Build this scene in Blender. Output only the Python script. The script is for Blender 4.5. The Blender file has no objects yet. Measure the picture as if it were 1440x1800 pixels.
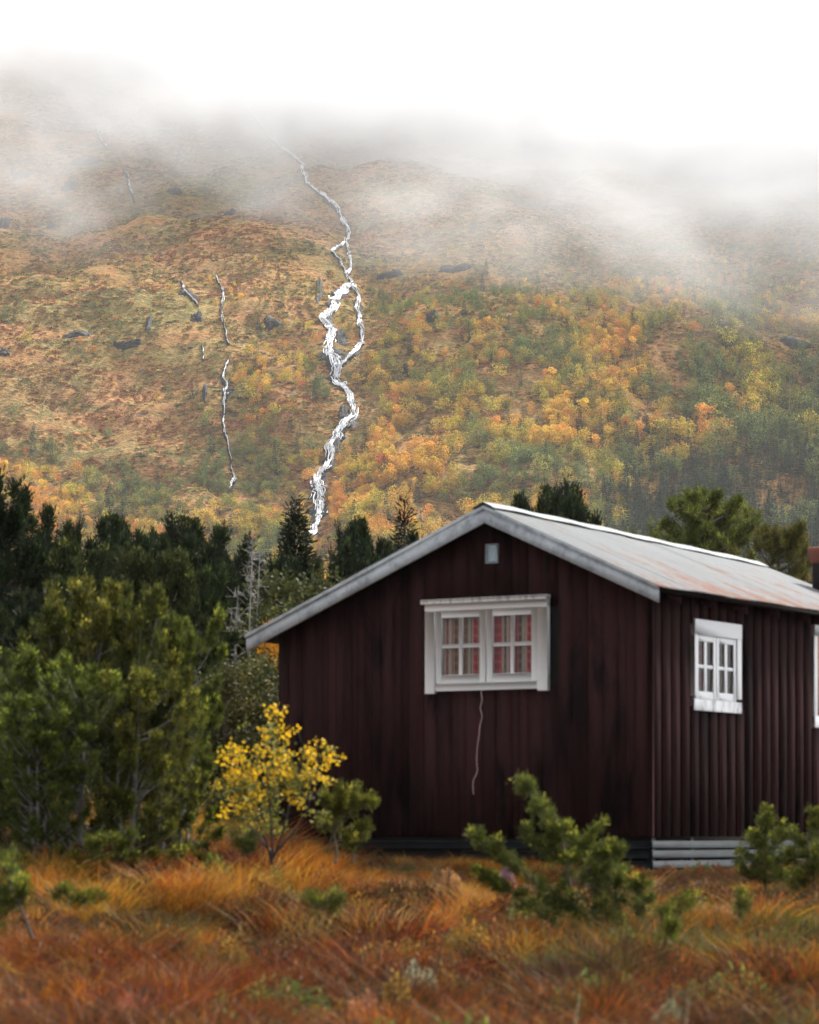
import bpy, math, random
import numpy as np
from math import radians as R

S = bpy.context.scene
COL = S.collection
CZ = 1.6            # camera height (metres); the eye level is the level of the cabin's lowest wall edge
F = 5300.0          # focal length in pixels of the 1440 px wide photograph
U0, V0 = 720.0, 1470.0

# ------------------------------------------------------------------ camera
cam_d = bpy.data.cameras.new('camera')
cam = bpy.data.objects.new('camera', cam_d); COL.objects.link(cam); S.camera = cam
cam.location = (0, 0, CZ); cam.rotation_euler = (R(90), 0, 0)
cam_d.sensor_fit = 'VERTICAL'; cam_d.sensor_height = 36.0; cam_d.sensor_width = 28.8
cam_d.lens = F / 1800 * 36
cam_d.shift_y = (V0 - 900) / 1800
cam_d.clip_start = 0.5; cam_d.clip_end = 20000
cam_d.dof.use_dof = True; cam_d.dof.focus_distance = 950
cam_d.dof.aperture_fstop = 3.6

# ------------------------------------------------------------------ light
SUN_EL, SUN_AZ = 50.0, 37.0     # elevation, bearing clockwise from the view direction (+Y)
w = bpy.data.worlds.new('World'); S.world = w; w.use_nodes = True
nt = w.node_tree; nt.nodes.clear()
sky = nt.nodes.new('ShaderNodeTexSky'); sky.sky_type = 'NISHITA'; sky.sun_disc = False
sky.sun_elevation = R(SUN_EL); sky.sun_rotation = R(SUN_AZ)
sky.dust_density = 0.8; sky.air_density = 1.0; sky.ozone_density = 1.0
hs = nt.nodes.new('ShaderNodeHueSaturation'); hs.inputs['Saturation'].default_value = 0.16
bg = nt.nodes.new('ShaderNodeBackground'); bg.inputs['Strength'].default_value = 0.105
wo = nt.nodes.new('ShaderNodeOutputWorld')
# overcast: most of the light comes evenly from the cloud layer, a little from the sky texture
oc = nt.nodes.new('ShaderNodeMix'); oc.data_type = 'RGBA'; oc.inputs[0].default_value = .72; oc.inputs[7].default_value = (2.25, 2.3, 2.38, 1)
nt.links.new(sky.outputs[0], hs.inputs['Color']); nt.links.new(hs.outputs[0], oc.inputs[6]); nt.links.new(oc.outputs[2], bg.inputs[0]); nt.links.new(bg.outputs[0], wo.inputs[0])
sun_d = bpy.data.lights.new('sun', 'SUN'); sun_d.energy = 2.9; sun_d.angle = R(12); sun_d.color = (1, .95, .87)
sun = bpy.data.objects.new('sun', sun_d); COL.objects.link(sun)
sun.rotation_euler = (R(90 - SUN_EL), 0, R(180 - SUN_AZ)); sun.location = (60, 20, 80)
S.view_settings.view_transform = 'Standard'; S.view_settings.look = 'None'
S.view_settings.exposure = 2.25; S.view_settings.gamma = 1; S.view_settings.use_curve_mapping = False
C = S.cycles
C.use_denoising = True
C.max_bounces = 10; C.diffuse_bounces = 2; C.glossy_bounces = 2; C.transmission_bounces = 3
C.transparent_max_bounces = 8; C.volume_bounces = 8
C.caustics_reflective = False; C.caustics_refractive = False
C.volume_step_rate = 1.0; C.volume_max_steps = 128
C.use_adaptive_sampling = True; C.adaptive_threshold = 0.02

# ------------------------------------------------------------------ numbers
def fract(a): return a - np.floor(a)
def hash2(ix, iy, s): return fract(np.sin(ix * 127.1 + iy * 311.7 + s * 74.7) * 43758.5453)
def vnoise(x, y, s=0):
    ix, iy = np.floor(x), np.floor(y); fx, fy = x - ix, y - iy
    fx = fx * fx * (3 - 2 * fx); fy = fy * fy * (3 - 2 * fy)
    a = hash2(ix, iy, s); b = hash2(ix + 1, iy, s); c = hash2(ix, iy + 1, s); d = hash2(ix + 1, iy + 1, s)
    return (a + (b - a) * fx) * (1 - fy) + (c + (d - c) * fx) * fy
def fbm(x, y, o=4, s=0):
    v = 0; a = .5; t = 0
    for i in range(o):
        v = v + a * vnoise(x, y, s + i * 7.3); t += a; a *= .5; x = x * 2.03 + 5.1; y = y * 2.03 + 1.7
    return v / t
def sst(a, b, x):
    t = np.clip((x - a) / (b - a), 0, 1); return t * t * (3 - 2 * t)

def ground_z(X, Y):          # relative to the eye level
    X = np.asarray(X, float); Y = np.asarray(Y, float)
    z = np.interp(Y, [-40, 8, 18, 26, 35, 44, 60, 100, 640, 680], [-1.62, -1.6, -1.36, -.98, -.50, -.33, -.2, -.3, -1.5, -2.5])
    left = sst(-.2, 3.2, -X - .02 * (Y - 20)) * sst(21, 31, Y)
    z = z + left * np.interp(Y, [20, 30, 40, 60, 120], [.3, .5, .55, .35, 0])
    z = z + .03 * sst(0, 1, (2.6 - X) / 3) * sst(31, 36, Y) * (1 - sst(50, 80, Y))
    z = z + (fbm(X / 2.2, Y / 2.2, 3, 3) - .5) * .22 * (1 - sst(33, 36, Y) * .7) + (fbm(X / 9, Y / 9, 2, 9) - .5) * .25 * (1 - sst(30, 36, Y))
    return z
def hill_z(X, Y):
    X = np.asarray(X, float); Y = np.asarray(Y, float)
    z = 78 + .62 * (Y - 800)
    z = z + (fbm(X / 130 + 3, Y / 130, 3, 21) - .5) * 34 + (fbm(X / 38, Y / 38, 3, 33) - .5) * 19
    z = z + (fbm(X / 12, Y / 9, 3, 41) - .5) * 5.5
    ter = (fbm(X / 60, Y / 22, 2, 55) - .5) * 9
    z = z + ter * sst(.45, .7, vnoise(X / 70, Y / 50, 60))
    gx = -17 + 9 * np.sin(Y / 45.)
    z = z - 3.5 * np.exp(-((X - gx) / 13) ** 2)
    return z
def hill_hit(px, py):        # where the sight line through a photo pixel meets the mountainside
    px = np.atleast_1d(np.asarray(px, float)); py = np.atleast_1d(np.asarray(py, float))
    Ys = np.arange(690, 1500, 1.0)
    kx = (px - U0) / F; kz = (V0 - py) / F
    Z = hill_z(kx[:, None] * Ys[None], np.broadcast_to(Ys[None], (len(px), len(Ys))))
    hit = Z >= kz[:, None] * Ys[None]
    i = np.argmax(hit, 1); Y = Ys[i]
    return np.stack([kx * Y, Y, kz * Y], 1)
def to_px(P): return U0 + F * P[:, 0] / P[:, 1], V0 - F * P[:, 2] / P[:, 1]

# ------------------------------------------------------------------ object helpers
def tag(o, label=None, cat=None, group=None, kind=None):
    if label: o['label'] = label
    if cat: o['category'] = cat
    if group: o['group'] = group
    if kind: o['kind'] = kind
    return o
def empty(name, loc, rz=0, scale=1):
    o = bpy.data.objects.new(name, None); COL.objects.link(o); o.empty_display_size = .3
    o.location = loc; o.rotation_euler = (0, 0, rz)
    o.scale = (scale,) * 3 if np.isscalar(scale) else scale
    return o
def link(name, me, parent=None):
    o = bpy.data.objects.new(name, me); COL.objects.link(o)
    if parent is not None: o.parent = parent
    return o
def copy_tree(o, parent=None):
    c = o.copy(); COL.objects.link(c)
    if parent is not None: c.parent = parent
    for ch in list(o.children): copy_tree(ch, c)
    return c

class MB:                    # collects vertices and faces, makes one mesh
    def __init__(s): s.v = []; s.f = []; s.n = 0; s.at = []
    def add(s, V, Fs, tint=None):
        V = np.asarray(V, float).reshape(-1, 3); Fs = np.asarray(Fs, int)
        s.v.append(V); s.f.append(Fs + s.n); s.n += len(V)
        s.at.append(np.full(len(V), .5) if tint is None else (np.full(len(V), tint) if np.isscalar(tint) else np.asarray(tint, float)))
    def mesh(s, name, mats, smooth=False, midx=None):
        me = bpy.data.meshes.new(name)
        V = np.concatenate(s.v); me.vertices.add(len(V)); me.vertices.foreach_set('co', V.ravel())
        loops = np.concatenate([f.ravel() for f in s.f]); sizes = np.concatenate([np.full(len(f), f.shape[1]) for f in s.f])
        me.loops.add(len(loops)); me.loops.foreach_set('vertex_index', loops)
        me.polygons.add(len(sizes)); st = np.concatenate([[0], np.cumsum(sizes)[:-1]])
        me.polygons.foreach_set('loop_start', st); me.polygons.foreach_set('loop_total', sizes)
        if smooth: me.polygons.foreach_set('use_smooth', np.ones(len(sizes), bool))
        if not isinstance(mats, (list, tuple)): mats = [mats]
        for m in mats: me.materials.append(m)
        if midx is not None:
            me.polygons.foreach_set('material_index', np.concatenate([np.full(len(f), k) for f, k in zip(s.f, midx)]))
        a = me.attributes.new('tint', 'FLOAT', 'POINT'); a.data.foreach_set('value', np.concatenate(s.at))
        me.update(calc_edges=True); me.validate()
        return me
    def build(s, name, mat, parent=None, smooth=False):
        return link(name, s.mesh(name, mat, smooth), parent)
BOXF = np.array([[0, 3, 2, 1], [4, 5, 6, 7], [0, 1, 5, 4], [1, 2, 6, 5], [2, 3, 7, 6], [3, 0, 4, 7]])
def box(mb, a, b, tint=None):
    x0, y0, z0 = a; x1, y1, z1 = b
    mb.add([[x0, y0, z0], [x1, y0, z0], [x1, y1, z0], [x0, y1, z0], [x0, y0, z1], [x1, y0, z1], [x1, y1, z1], [x0, y1, z1]], BOXF, tint)
def bevbox(mb, a, b, c=.004, tint=None):   # a box with chamfered long edges, 24 verts
    a = np.array(a, float); b = np.array(b, float); lo = np.minimum(a, b); hi = np.maximum(a, b)
    c = min(c, .4 * (hi - lo).min())
    V = []; idx = {}
    for sx in (0, 1):
        for sy in (0, 1):
            for sz in (0, 1):
                p = np.array([hi[0] if sx else lo[0], hi[1] if sy else lo[1], hi[2] if sz else lo[2]])
                d = np.array([-1 if sx else 1, -1 if sy else 1, -1 if sz else 1]) * c
                for ax in range(3):
                    q = p + d; q[ax] = p[ax]; idx[(sx, sy, sz, ax)] = len(V); V.append(q)
    def q(*k): return [idx[i] for i in k]
    Fq = []
    Fq += [q((s, 0, 0, 0), (s, 1, 0, 0), (s, 1, 1, 0), (s, 0, 1, 0))[::(1 if s else -1)] for s in (0, 1)]
    Fq += [q((0, s, 0, 1), (0, s, 1, 1), (1, s, 1, 1), (1, s, 0, 1))[::(1 if s else -1)] for s in (0, 1)]
    Fq += [q((0, 0, s, 2), (1, 0, s, 2), (1, 1, s, 2), (0, 1, s, 2))[::(1 if s else -1)] for s in (0, 1)]
    for s in (0, 1):
        for t in (0, 1):
            Fq.append(q((0, s, t, 1), (1, s, t, 1), (1, s, t, 2), (0, s, t, 2)))
            Fq.append(q((s, 0, t, 0), (s, 1, t, 0), (s, 1, t, 2), (s, 0, t, 2)))
            Fq.append(q((s, t, 0, 0), (s, t, 1, 0), (s, t, 1, 1), (s, t, 0, 1)))
    mb.add(V, Fq, tint)
    T = [[idx[(i, j, k, 0)] , idx[(i, j, k, 1)], idx[(i, j, k, 2)]] for i in (0, 1) for j in (0, 1) for k in (0, 1)]
    mb.v.append(np.zeros((0, 3))); mb.at.append(np.zeros(0)); mb.f.append(np.array(T) + mb.n - 24)
def prism(mb, poly, d0, d1, fr, tint=None):  # polygon in wall coordinates extruded from depth d0 to d1; fr maps (a, z, d) to a point
    n = len(poly); V = [fr(a, z, d0) for a, z in poly] + [fr(a, z, d1) for a, z in poly]
    mb.add(V, [[i, (i + 1) % n, n + (i + 1) % n, n + i] for i in range(n)], tint)
    off = mb.n - 2 * n
    mb.v.append(np.zeros((0, 3))); mb.at.append(np.zeros(0)); mb.f.append(np.array([list(range(n))[::-1], list(range(n, 2 * n))]) + off)
def tube(mb, P, r, k=6, tint=None):
    P = np.asarray(P, float); n = len(P); r = np.broadcast_to(np.asarray(r, float), (n,))
    T = np.gradient(P, axis=0); T /= np.linalg.norm(T, axis=1)[:, None] + 1e-9
    ref = np.array([.31, .17, .93]) if abs(T[0] @ np.array([.31, .17, .93])) < .9 else np.array([1., 0, 0])
    A = np.cross(T, ref); A /= np.linalg.norm(A, axis=1)[:, None] + 1e-9; B = np.cross(T, A)
    ang = np.arange(k) * 2 * np.pi / k
    V = P[:, None] + r[:, None, None] * (np.cos(ang)[None, :, None] * A[:, None] + np.sin(ang)[None, :, None] * B[:, None])
    i = np.arange(n - 1)[:, None] * k; j = np.arange(k)[None]; j2 = (j + 1) % k
    mb.add(V.reshape(-1, 3), np.stack([i + j, i + j2, i + k + j2, i + k + j], -1).reshape(-1, 4), tint)

# ------------------------------------------------------------------ materials
def new_mat(name):
    m = bpy.data.materials.new(name); m.use_nodes = True; n = m.node_tree; n.nodes.clear()
    return m, n
def N(n, t, **kw):
    x = n.nodes.new('ShaderNode' + t)
    for k, v in kw.items(): setattr(x, k, v)
    return x
def L(n, a, b): n.links.new(a, b)
def noise(n, vec, scale, detail=3, rough=.55, dist=0):
    x = N(n, 'TexNoise'); x.inputs['Scale'].default_value = scale; x.inputs['Detail'].default_value = detail
    x.inputs['Roughness'].default_value = rough; x.inputs['Distortion'].default_value = dist
    if vec is not None: L(n, vec, x.inputs['Vector'])
    return x.outputs['Fac']
def mapping(n, vec, sc=(1, 1, 1), rot=(0, 0, 0)):
    x = N(n, 'Mapping'); x.inputs['Scale'].default_value = sc; x.inputs['Rotation'].default_value = rot; L(n, vec, x.inputs['Vector']); return x.outputs[0]
def ramp(n, fac, stops, interp='LINEAR'):
    x = N(n, 'ValToRGB'); cr = x.color_ramp; cr.interpolation = interp
    while len(cr.elements) < len(stops): cr.elements.new(.5)
    for e, (p, c) in zip(cr.elements, stops):
        e.position = p; e.color = (*c, 1) if not np.isscalar(c) else (c, c, c, 1)
    L(n, fac, x.inputs[0]); return x.outputs[0]
def mix(n, fac, a, b, blend='MIX'):
    x = N(n, 'Mix', data_type='RGBA', blend_type=blend)
    for sock, v in ((x.inputs[0], fac), (x.inputs[6], a), (x.inputs[7], b)):
        if hasattr(v, 'links'): L(n, v, sock)
        elif np.isscalar(v): sock.default_value = v
        else: sock.default_value = (*v, 1)
    return x.outputs[2]
def math_(n, op, a, b=0, c=None, clamp=False):
    x = N(n, 'Math', operation=op); x.use_clamp = clamp
    for i, v in enumerate((a, b) if c is None else (a, b, c)):
        if hasattr(v, 'links'): L(n, v, x.inputs[i])
        else: x.inputs[i].default_value = v
    return x.outputs[0]
def principled(n, col, rough=.7, metal=0, spec=.5, bump=None, bs=.3, bd=.01):
    p = N(n, 'BsdfPrincipled'); o = N(n, 'OutputMaterial'); L(n, p.outputs[0], o.inputs[0])
    for k, v in (('Base Color', col), ('Roughness', rough), ('Metallic', metal), ('Specular IOR Level', spec)):
        if hasattr(v, 'links'): L(n, v, p.inputs[k])
        elif np.isscalar(v): p.inputs[k].default_value = v
        else: p.inputs[k].default_value = (*v, 1)
    if bump is not None:
        b = N(n, 'Bump'); b.inputs['Strength'].default_value = bs; b.inputs['Distance'].default_value = bd
        L(n, bump, b.inputs['Height']); L(n, b.outputs[0], p.inputs['Normal'])
    return p
def obj_co(n): return N(n, 'TexCoord').outputs['Object']

def leaf_mat(name, c1, c2, var=.35, trans=.35, rough=.6, c3=None):
    """foliage: tint attribute runs from c1 to c2, each object or instance a little different"""
    m, n = new_mat(name)
    a = N(n, 'Attribute', attribute_name='tint').outputs['Fac']
    st = [(0, c1), (1, c2)] if c3 is None else [(0, c1), (.6, c2), (1, c3)]
    col = ramp(n, a, st)
    oi = N(n, 'ObjectInfo').outputs['Random']
    h = N(n, 'HueSaturation')
    L(n, math_(n, 'MULTIPLY_ADD', oi, .05, .475), h.inputs['Hue'])
    L(n, math_(n, 'MULTIPLY_ADD', fr_(n, oi), var, 1 - var / 2), h.inputs['Value'])
    L(n, col, h.inputs['Color'])
    d = N(n, 'BsdfDiffuse'); t = N(n, 'BsdfTranslucent'); g = N(n, 'BsdfGlossy'); g.inputs['Roughness'].default_value = rough
    L(n, h.outputs[0], d.inputs[0]); L(n, h.outputs[0], t.inputs[0]); g.inputs[0].default_value = (.5, .5, .45, 1)
    m1 = N(n, 'MixShader'); m1.inputs[0].default_value = trans; L(n, d.outputs[0], m1.inputs[1]); L(n, t.outputs[0], m1.inputs[2])
    m2 = N(n, 'MixShader'); m2.inputs[0].default_value = .04; L(n, m1.outputs[0], m2.inputs[1]); L(n, g.outputs[0], m2.inputs[2])
    o = N(n, 'OutputMaterial'); L(n, m2.outputs[0], o.inputs[0])
    return m
def fr_(n, v): return math_(n, 'FRACT', math_(n, 'MULTIPLY', v, 17.31))

def bark_mat(name, c1, c2, sc=12):
    m, n = new_mat(name); co = obj_co(n)
    f = noise(n, mapping(n, co, (1, 1, .3)), sc, 4, .7)
    principled(n, ramp(n, f, [(.3, c1), (.7, c2)]), .85, bump=f, bs=.5, bd=.02); return m

M = {}
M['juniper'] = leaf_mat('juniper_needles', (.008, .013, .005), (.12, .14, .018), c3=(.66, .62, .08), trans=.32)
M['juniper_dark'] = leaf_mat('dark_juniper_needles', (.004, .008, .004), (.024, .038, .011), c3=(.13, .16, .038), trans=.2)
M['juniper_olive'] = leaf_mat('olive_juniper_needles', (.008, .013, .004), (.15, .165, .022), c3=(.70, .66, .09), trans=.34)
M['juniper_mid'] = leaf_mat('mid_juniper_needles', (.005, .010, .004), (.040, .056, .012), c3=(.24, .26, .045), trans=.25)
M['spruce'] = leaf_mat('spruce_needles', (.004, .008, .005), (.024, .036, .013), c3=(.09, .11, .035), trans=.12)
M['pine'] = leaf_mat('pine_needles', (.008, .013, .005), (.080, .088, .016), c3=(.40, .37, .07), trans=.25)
M['birch_green'] = leaf_mat('green_leaves', (.010, .014, .005), (.045, .052, .013), c3=(.20, .18, .03), trans=.3)
M['birch_yellow'] = leaf_mat('yellow_leaves', (.14, .10, .010), (.62, .33, .012), c3=(.85, .42, .015))
M['bark'] = bark_mat('bark', (.035, .025, .018), (.12, .09, .07))
M['bark_grey'] = bark_mat('grey_bark', (.06, .056, .052), (.24, .23, .22))
M['bark_birch'] = bark_mat('birch_bark', (.06, .055, .05), (.34, .32, .30), 7)

# cabin materials
def wood_paint():
    m, n = new_mat('dark_brown_stained_wood'); co = obj_co(n)
    gr = noise(n, mapping(n, co, (1, 1, .06)), 55, 4, .7)
    st = noise(n, mapping(n, co, (1, 1, .22)), 3.2, 4, .65, .6)
    st2 = noise(n, mapping(n, co, (1, 1, .35)), 1.3, 3, .6)
    t = N(n, 'ObjectInfo').outputs['Random']
    base = mix(n, gr, (.014, .0054, .0056), (.038, .0148, .0148))
    base = mix(n, ramp(n, st, [(.50, 0.), (.66, 1.)]), base, (.0062, .0040, .0043))
    base = mix(n, math_(n, 'MULTIPLY', ramp(n, st2, [(.5, 0.), (.72, 1.)]), .6), base, (.011, .0050, .0054))
    sc = noise(n, mapping(n, co, (1, 1, .3)), 38, 5, .75)
    base = mix(n, math_(n, 'MULTIPLY', ramp(n, sc, [(.655, 0.), (.76, 1.)]), .6), base, (.13, .065, .06))
    h = N(n, 'HueSaturation'); L(n, base, h.inputs['Color']); L(n, math_(n, 'MULTIPLY_ADD', t, .55, .75), h.inputs['Value'])
    principled(n, h.outputs[0], .75, bump=gr, bs=.35, bd=.004, spec=.03); return m
M['wood'] = wood_paint()
def white_paint(name, wear, c=(.86, .87, .88), dark=(.33, .34, .35), el=(1, 1, .2)):  # brushed paint
    m, n = new_mat(name); co = obj_co(n)
    a = noise(n, mapping(n, co, el), 9, 5, .7); b = noise(n, mapping(n, co, el), 45, 3, .7)
    f = math_(n, 'ADD', math_(n, 'MULTIPLY', a, .7), math_(n, 'MULTIPLY', b, .3))
    col = mix(n, ramp(n, f, [(.62 - wear, 0.), (.72 - wear * .5, 1.)]), c, dark)
    principled(n, col, .55, bump=b, bs=.2, bd=.002, spec=.12); return m
M['white'] = white_paint('white_window_paint', -.12)
M['white_worn'] = white_paint('flaking_white_paint', .13, dark=(.16, .16, .16))
M['barge'] = white_paint('weathered_white_barge', .15, (.40, .43, .46), (.20, .22, .245), (.3, .3, .3))
M['plinth'] = white_paint('grey_weathered_board', .18, (.022, .027, .031), (.010, .012, .014), (.2, .2, 1))
def flat(name, c, rough=.7, metal=0, spec=.4):
    m, n = new_mat(name); f = noise(n, obj_co(n), 20, 4, .6)
    principled(n, mix(n, f, tuple(x * .75 for x in c), tuple(x * 1.2 for x in c)), rough, metal, spec, bump=f, bs=.2, bd=.003); return m
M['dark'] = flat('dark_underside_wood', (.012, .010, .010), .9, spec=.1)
M['inside'] = flat('dim_interior', (.03, .026, .022), .9)
M['peach'] = flat('bare_plywood', (.50, .25, .15), .8)
M['vent'] = flat('pale_blue_metal', (.42, .52, .58), .5)
M['cord'] = flat('pale_cord', (.35, .24, .25), .8)
def roof_metal():
    m, n = new_mat('rusting_corrugated_metal'); co = obj_co(n)
    a = noise(n, mapping(n, co, (1.4, .28, .28)), 3.2, 6, .72, .4)
    b = noise(n, mapping(n, co, (.25, .25, .25)), 1.5, 3, .6)
    c = noise(n, mapping(n, co, (3, .6, .6)), 14, 4, .7)
    e = noise(n, co, 60, 2, .6)
    sx = N(n, 'SeparateXYZ'); L(n, co, sx.inputs[0])
    low = math_(n, 'SUBTRACT', 1, math_(n, 'DIVIDE', math_(n, 'ADD', sx.outputs[1], .3), 2.2), clamp=True)   # more rust towards the eave
    f = math_(n, 'ADD', math_(n, 'ADD', math_(n, 'MULTIPLY', a, .6), math_(n, 'MULTIPLY', b, .3)), math_(n, 'MULTIPLY', c, .22))
    f = math_(n, 'ADD', f, math_(n, 'MULTIPLY', low, .065))
    rust = ramp(n, f, [(.585, 0.), (.66, 1.)])
    col = mix(n, b, (.125, .133, .14), (.18, .192, .20))
    col = mix(n, math_(n, 'MULTIPLY', rust, .8), col, mix(n, e, (.10, .035, .02), (.20, .085, .05)))
    principled(n, col, .85, 0, .10, bump=e, bs=.1, bd=.002); return m
M['roof'] = roof_metal()
M['rust'] = flat('rusty_iron', (.13, .04, .025), .85)
M['soot'] = flat('dark_iron', (.02, .016, .016), .7)
M['ridge'] = flat('pale_ridge_metal', (.19, .205, .215), .7, 0, .1)
def glass_mat():
    m, n = new_mat('window_glass')
    t = N(n, 'BsdfTransparent'); t.inputs[0].default_value = (.86, .88, .87, 1)
    g = N(n, 'BsdfGlossy'); g.inputs['Roughness'].default_value = .02
    fz = N(n, 'Fresnel'); fz.inputs[0].default_value = 1.28
    x = N(n, 'MixShader'); L(n, fz.outputs[0], x.inputs[0]); L(n, t.outputs[0], x.inputs[1]); L(n, g.outputs[0], x.inputs[2])
    o = N(n, 'OutputMaterial'); L(n, x.outputs[0], o.inputs[0]); return m
M['glass'] = glass_mat()
def curtain_mat(name, cols, sc):
    m, n = new_mat(name)
    a = N(n, 'Attribute', attribute_name='tint').outputs['Fac']       # runs across the cloth, so stripes follow the folds
    st = []
    x = N(n, 'ValToRGB'); cr = x.color_ramp; cr.interpolation = 'CONSTANT'
    k = len(cols)
    while len(cr.elements) < k: cr.elements.new(.5)
    for i, (e, c) in enumerate(zip(cr.elements, cols)): e.position = i / k; e.color = (*c, 1)
    L(n, math_(n, 'FRACT', math_(n, 'MULTIPLY', a, sc)), x.inputs[0])
    sx = N(n, 'SeparateXYZ'); L(n, obj_co(n), sx.inputs[0])
    z = math_(n, 'FRACT', math_(n, 'MULTIPLY', sx.outputs[2], 9))
    col = mix(n, math_(n, 'MULTIPLY', math_(n, 'GREATER_THAN', z, .72), .35), x.outputs[0], (.35, .22, .16))
    d = N(n, 'BsdfDiffuse'); t = N(n, 'BsdfTranslucent'); L(n, col, d.inputs[0]); L(n, col, t.inputs[0])
    y = N(n, 'MixShader'); y.inputs[0].default_value = .25; L(n, d.outputs[0], y.inputs[1]); L(n, t.outputs[0], y.inputs[2])
    o = N(n, 'OutputMaterial'); L(n, y.outputs[0], o.inputs[0]); return m
RED, PNK, TAN, CRM, GRN, ORG = (.36, .012, .03), (.32, .06, .085), (.15, .095, .06), (.40, .32, .27), (.04, .04, .025), (.28, .08, .03)
M['curtain'] = curtain_mat('plaid_curtain', [RED, CRM, RED, RED, GRN, CRM, RED, PNK, CRM, RED], 2.2)
M['curtain_orange'] = curtain_mat('orange_plaid_curtain', [ORG, TAN, CRM, GRN, ORG, CRM, RED, RED, ORG, CRM], 2.2)
M['curtain_brown'] = curtain_mat('brown_plaid_curtain', [TAN, (.2, .13, .08), CRM, TAN, (.16, .12, .07), TAN, (.3, .2, .17), TAN], 4.5)

# ------------------------------------------------------------------ ground, mountainside
def grid_mesh(name, xs, ys, zf, mat, smooth=True):
    X, Y = np.meshgrid(xs, ys); Z = zf(X, Y) + CZ
    nx, ny = len(xs), len(ys); i = np.arange(ny - 1)[:, None] * nx + np.arange(nx - 1)[None]
    mb = MB(); mb.add(np.stack([X, Y, Z], -1).reshape(-1, 3), np.stack([i, i + 1, i + nx + 1, i + nx], -1).reshape(-1, 4))
    return mb.build(name, mat, None, smooth)
def ground_mat():
    m, n = new_mat('boggy_soil_and_moss'); co = obj_co(n)
    a = noise(n, co, .8, 5, .65); b = noise(n, co, 7, 4, .7)
    col = ramp(n, a, [(.3, (.010, .006, .004)), (.5, (.025, .011, .005)), (.7, (.02, .018, .007))])
    col = mix(n, b, col, (.04, .02, .008)); principled(n, col, .95, spec=.1, bump=b, bs=.8, bd=.05); return m
M['ground'] = ground_mat()
xs = np.concatenate([np.linspace(-420, -30, 26), np.linspace(-25, -8, 20), np.linspace(-7.6, 9, 84), np.linspace(10, 30, 20), np.linspace(45, 420, 24)])
ys = np.concatenate([np.linspace(-60, 8, 12), np.linspace(10, 62, 190), np.linspace(66, 120, 16), np.linspace(140, 720, 30)])
tag(grid_mesh('ground', xs, ys, ground_z, M['ground']), kind='structure')

def hill_mat():
    m, n = new_mat('autumn_heath_and_rock'); co = obj_co(n)
    a = noise(n, mapping(n, co, (.011, .02, .02)), 1, 4, .6, .5)
    b = noise(n, mapping(n, co, (.05, .09, .12)), 1, 4, .65, .4)
    c = noise(n, mapping(n, co, (.35, .6, .8)), 1, 4, .75)
    d = noise(n, mapping(n, co, (1.1, 1.6, 2.)), 1, 3, .7)
    col = ramp(n, a, [(.34, (.38, .24, .075)), (.46, (.27, .12, .05)), (.54, (.34, .16, .06)), (.66, (.21, .18, .055))])
    col = mix(n, ramp(n, b, [(.42, 0.), (.62, 1.)]), col, (.13, .115, .035))
    col = mix(n, ramp(n, c, [(.50, 0.), (.66, 1.)]), col, (.40, .235, .085))
    col = mix(n, ramp(n, c, [(.33, 1.), (.44, 0.)]), col, (.055, .035, .02))
    col = mix(n, math_(n, 'MULTIPLY', ramp(n, d, [(.36, 1.), (.50, 0.)]), .7), col, (.03, .028, .014))
    rk = noise(n, mapping(n, co, (.03, .07, .11)), 1, 5, .7, 1.2)
    col = mix(n, ramp(n, rk, [(.655, 0.), (.675, 1.)]), col, mix(n, d, (.05, .052, .058), (.20, .21, .235)))
    principled(n, col, .95, spec=.1, bump=math_(n, 'ADD', c, math_(n, 'MULTIPLY', d, .5)), bs=1, bd=1.2); return m
M['hill'] = hill_mat()
hx = np.concatenate([np.linspace(-480, -215, 60), np.arange(-210, 211, 1.6), np.linspace(215, 480, 60)])
hy = np.concatenate([np.arange(672, 1260, 1.6), np.linspace(1265, 1600, 50)])
tag(grid_mesh('mountainside', hx, hy, hill_z, M['hill']), kind='structure')

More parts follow.
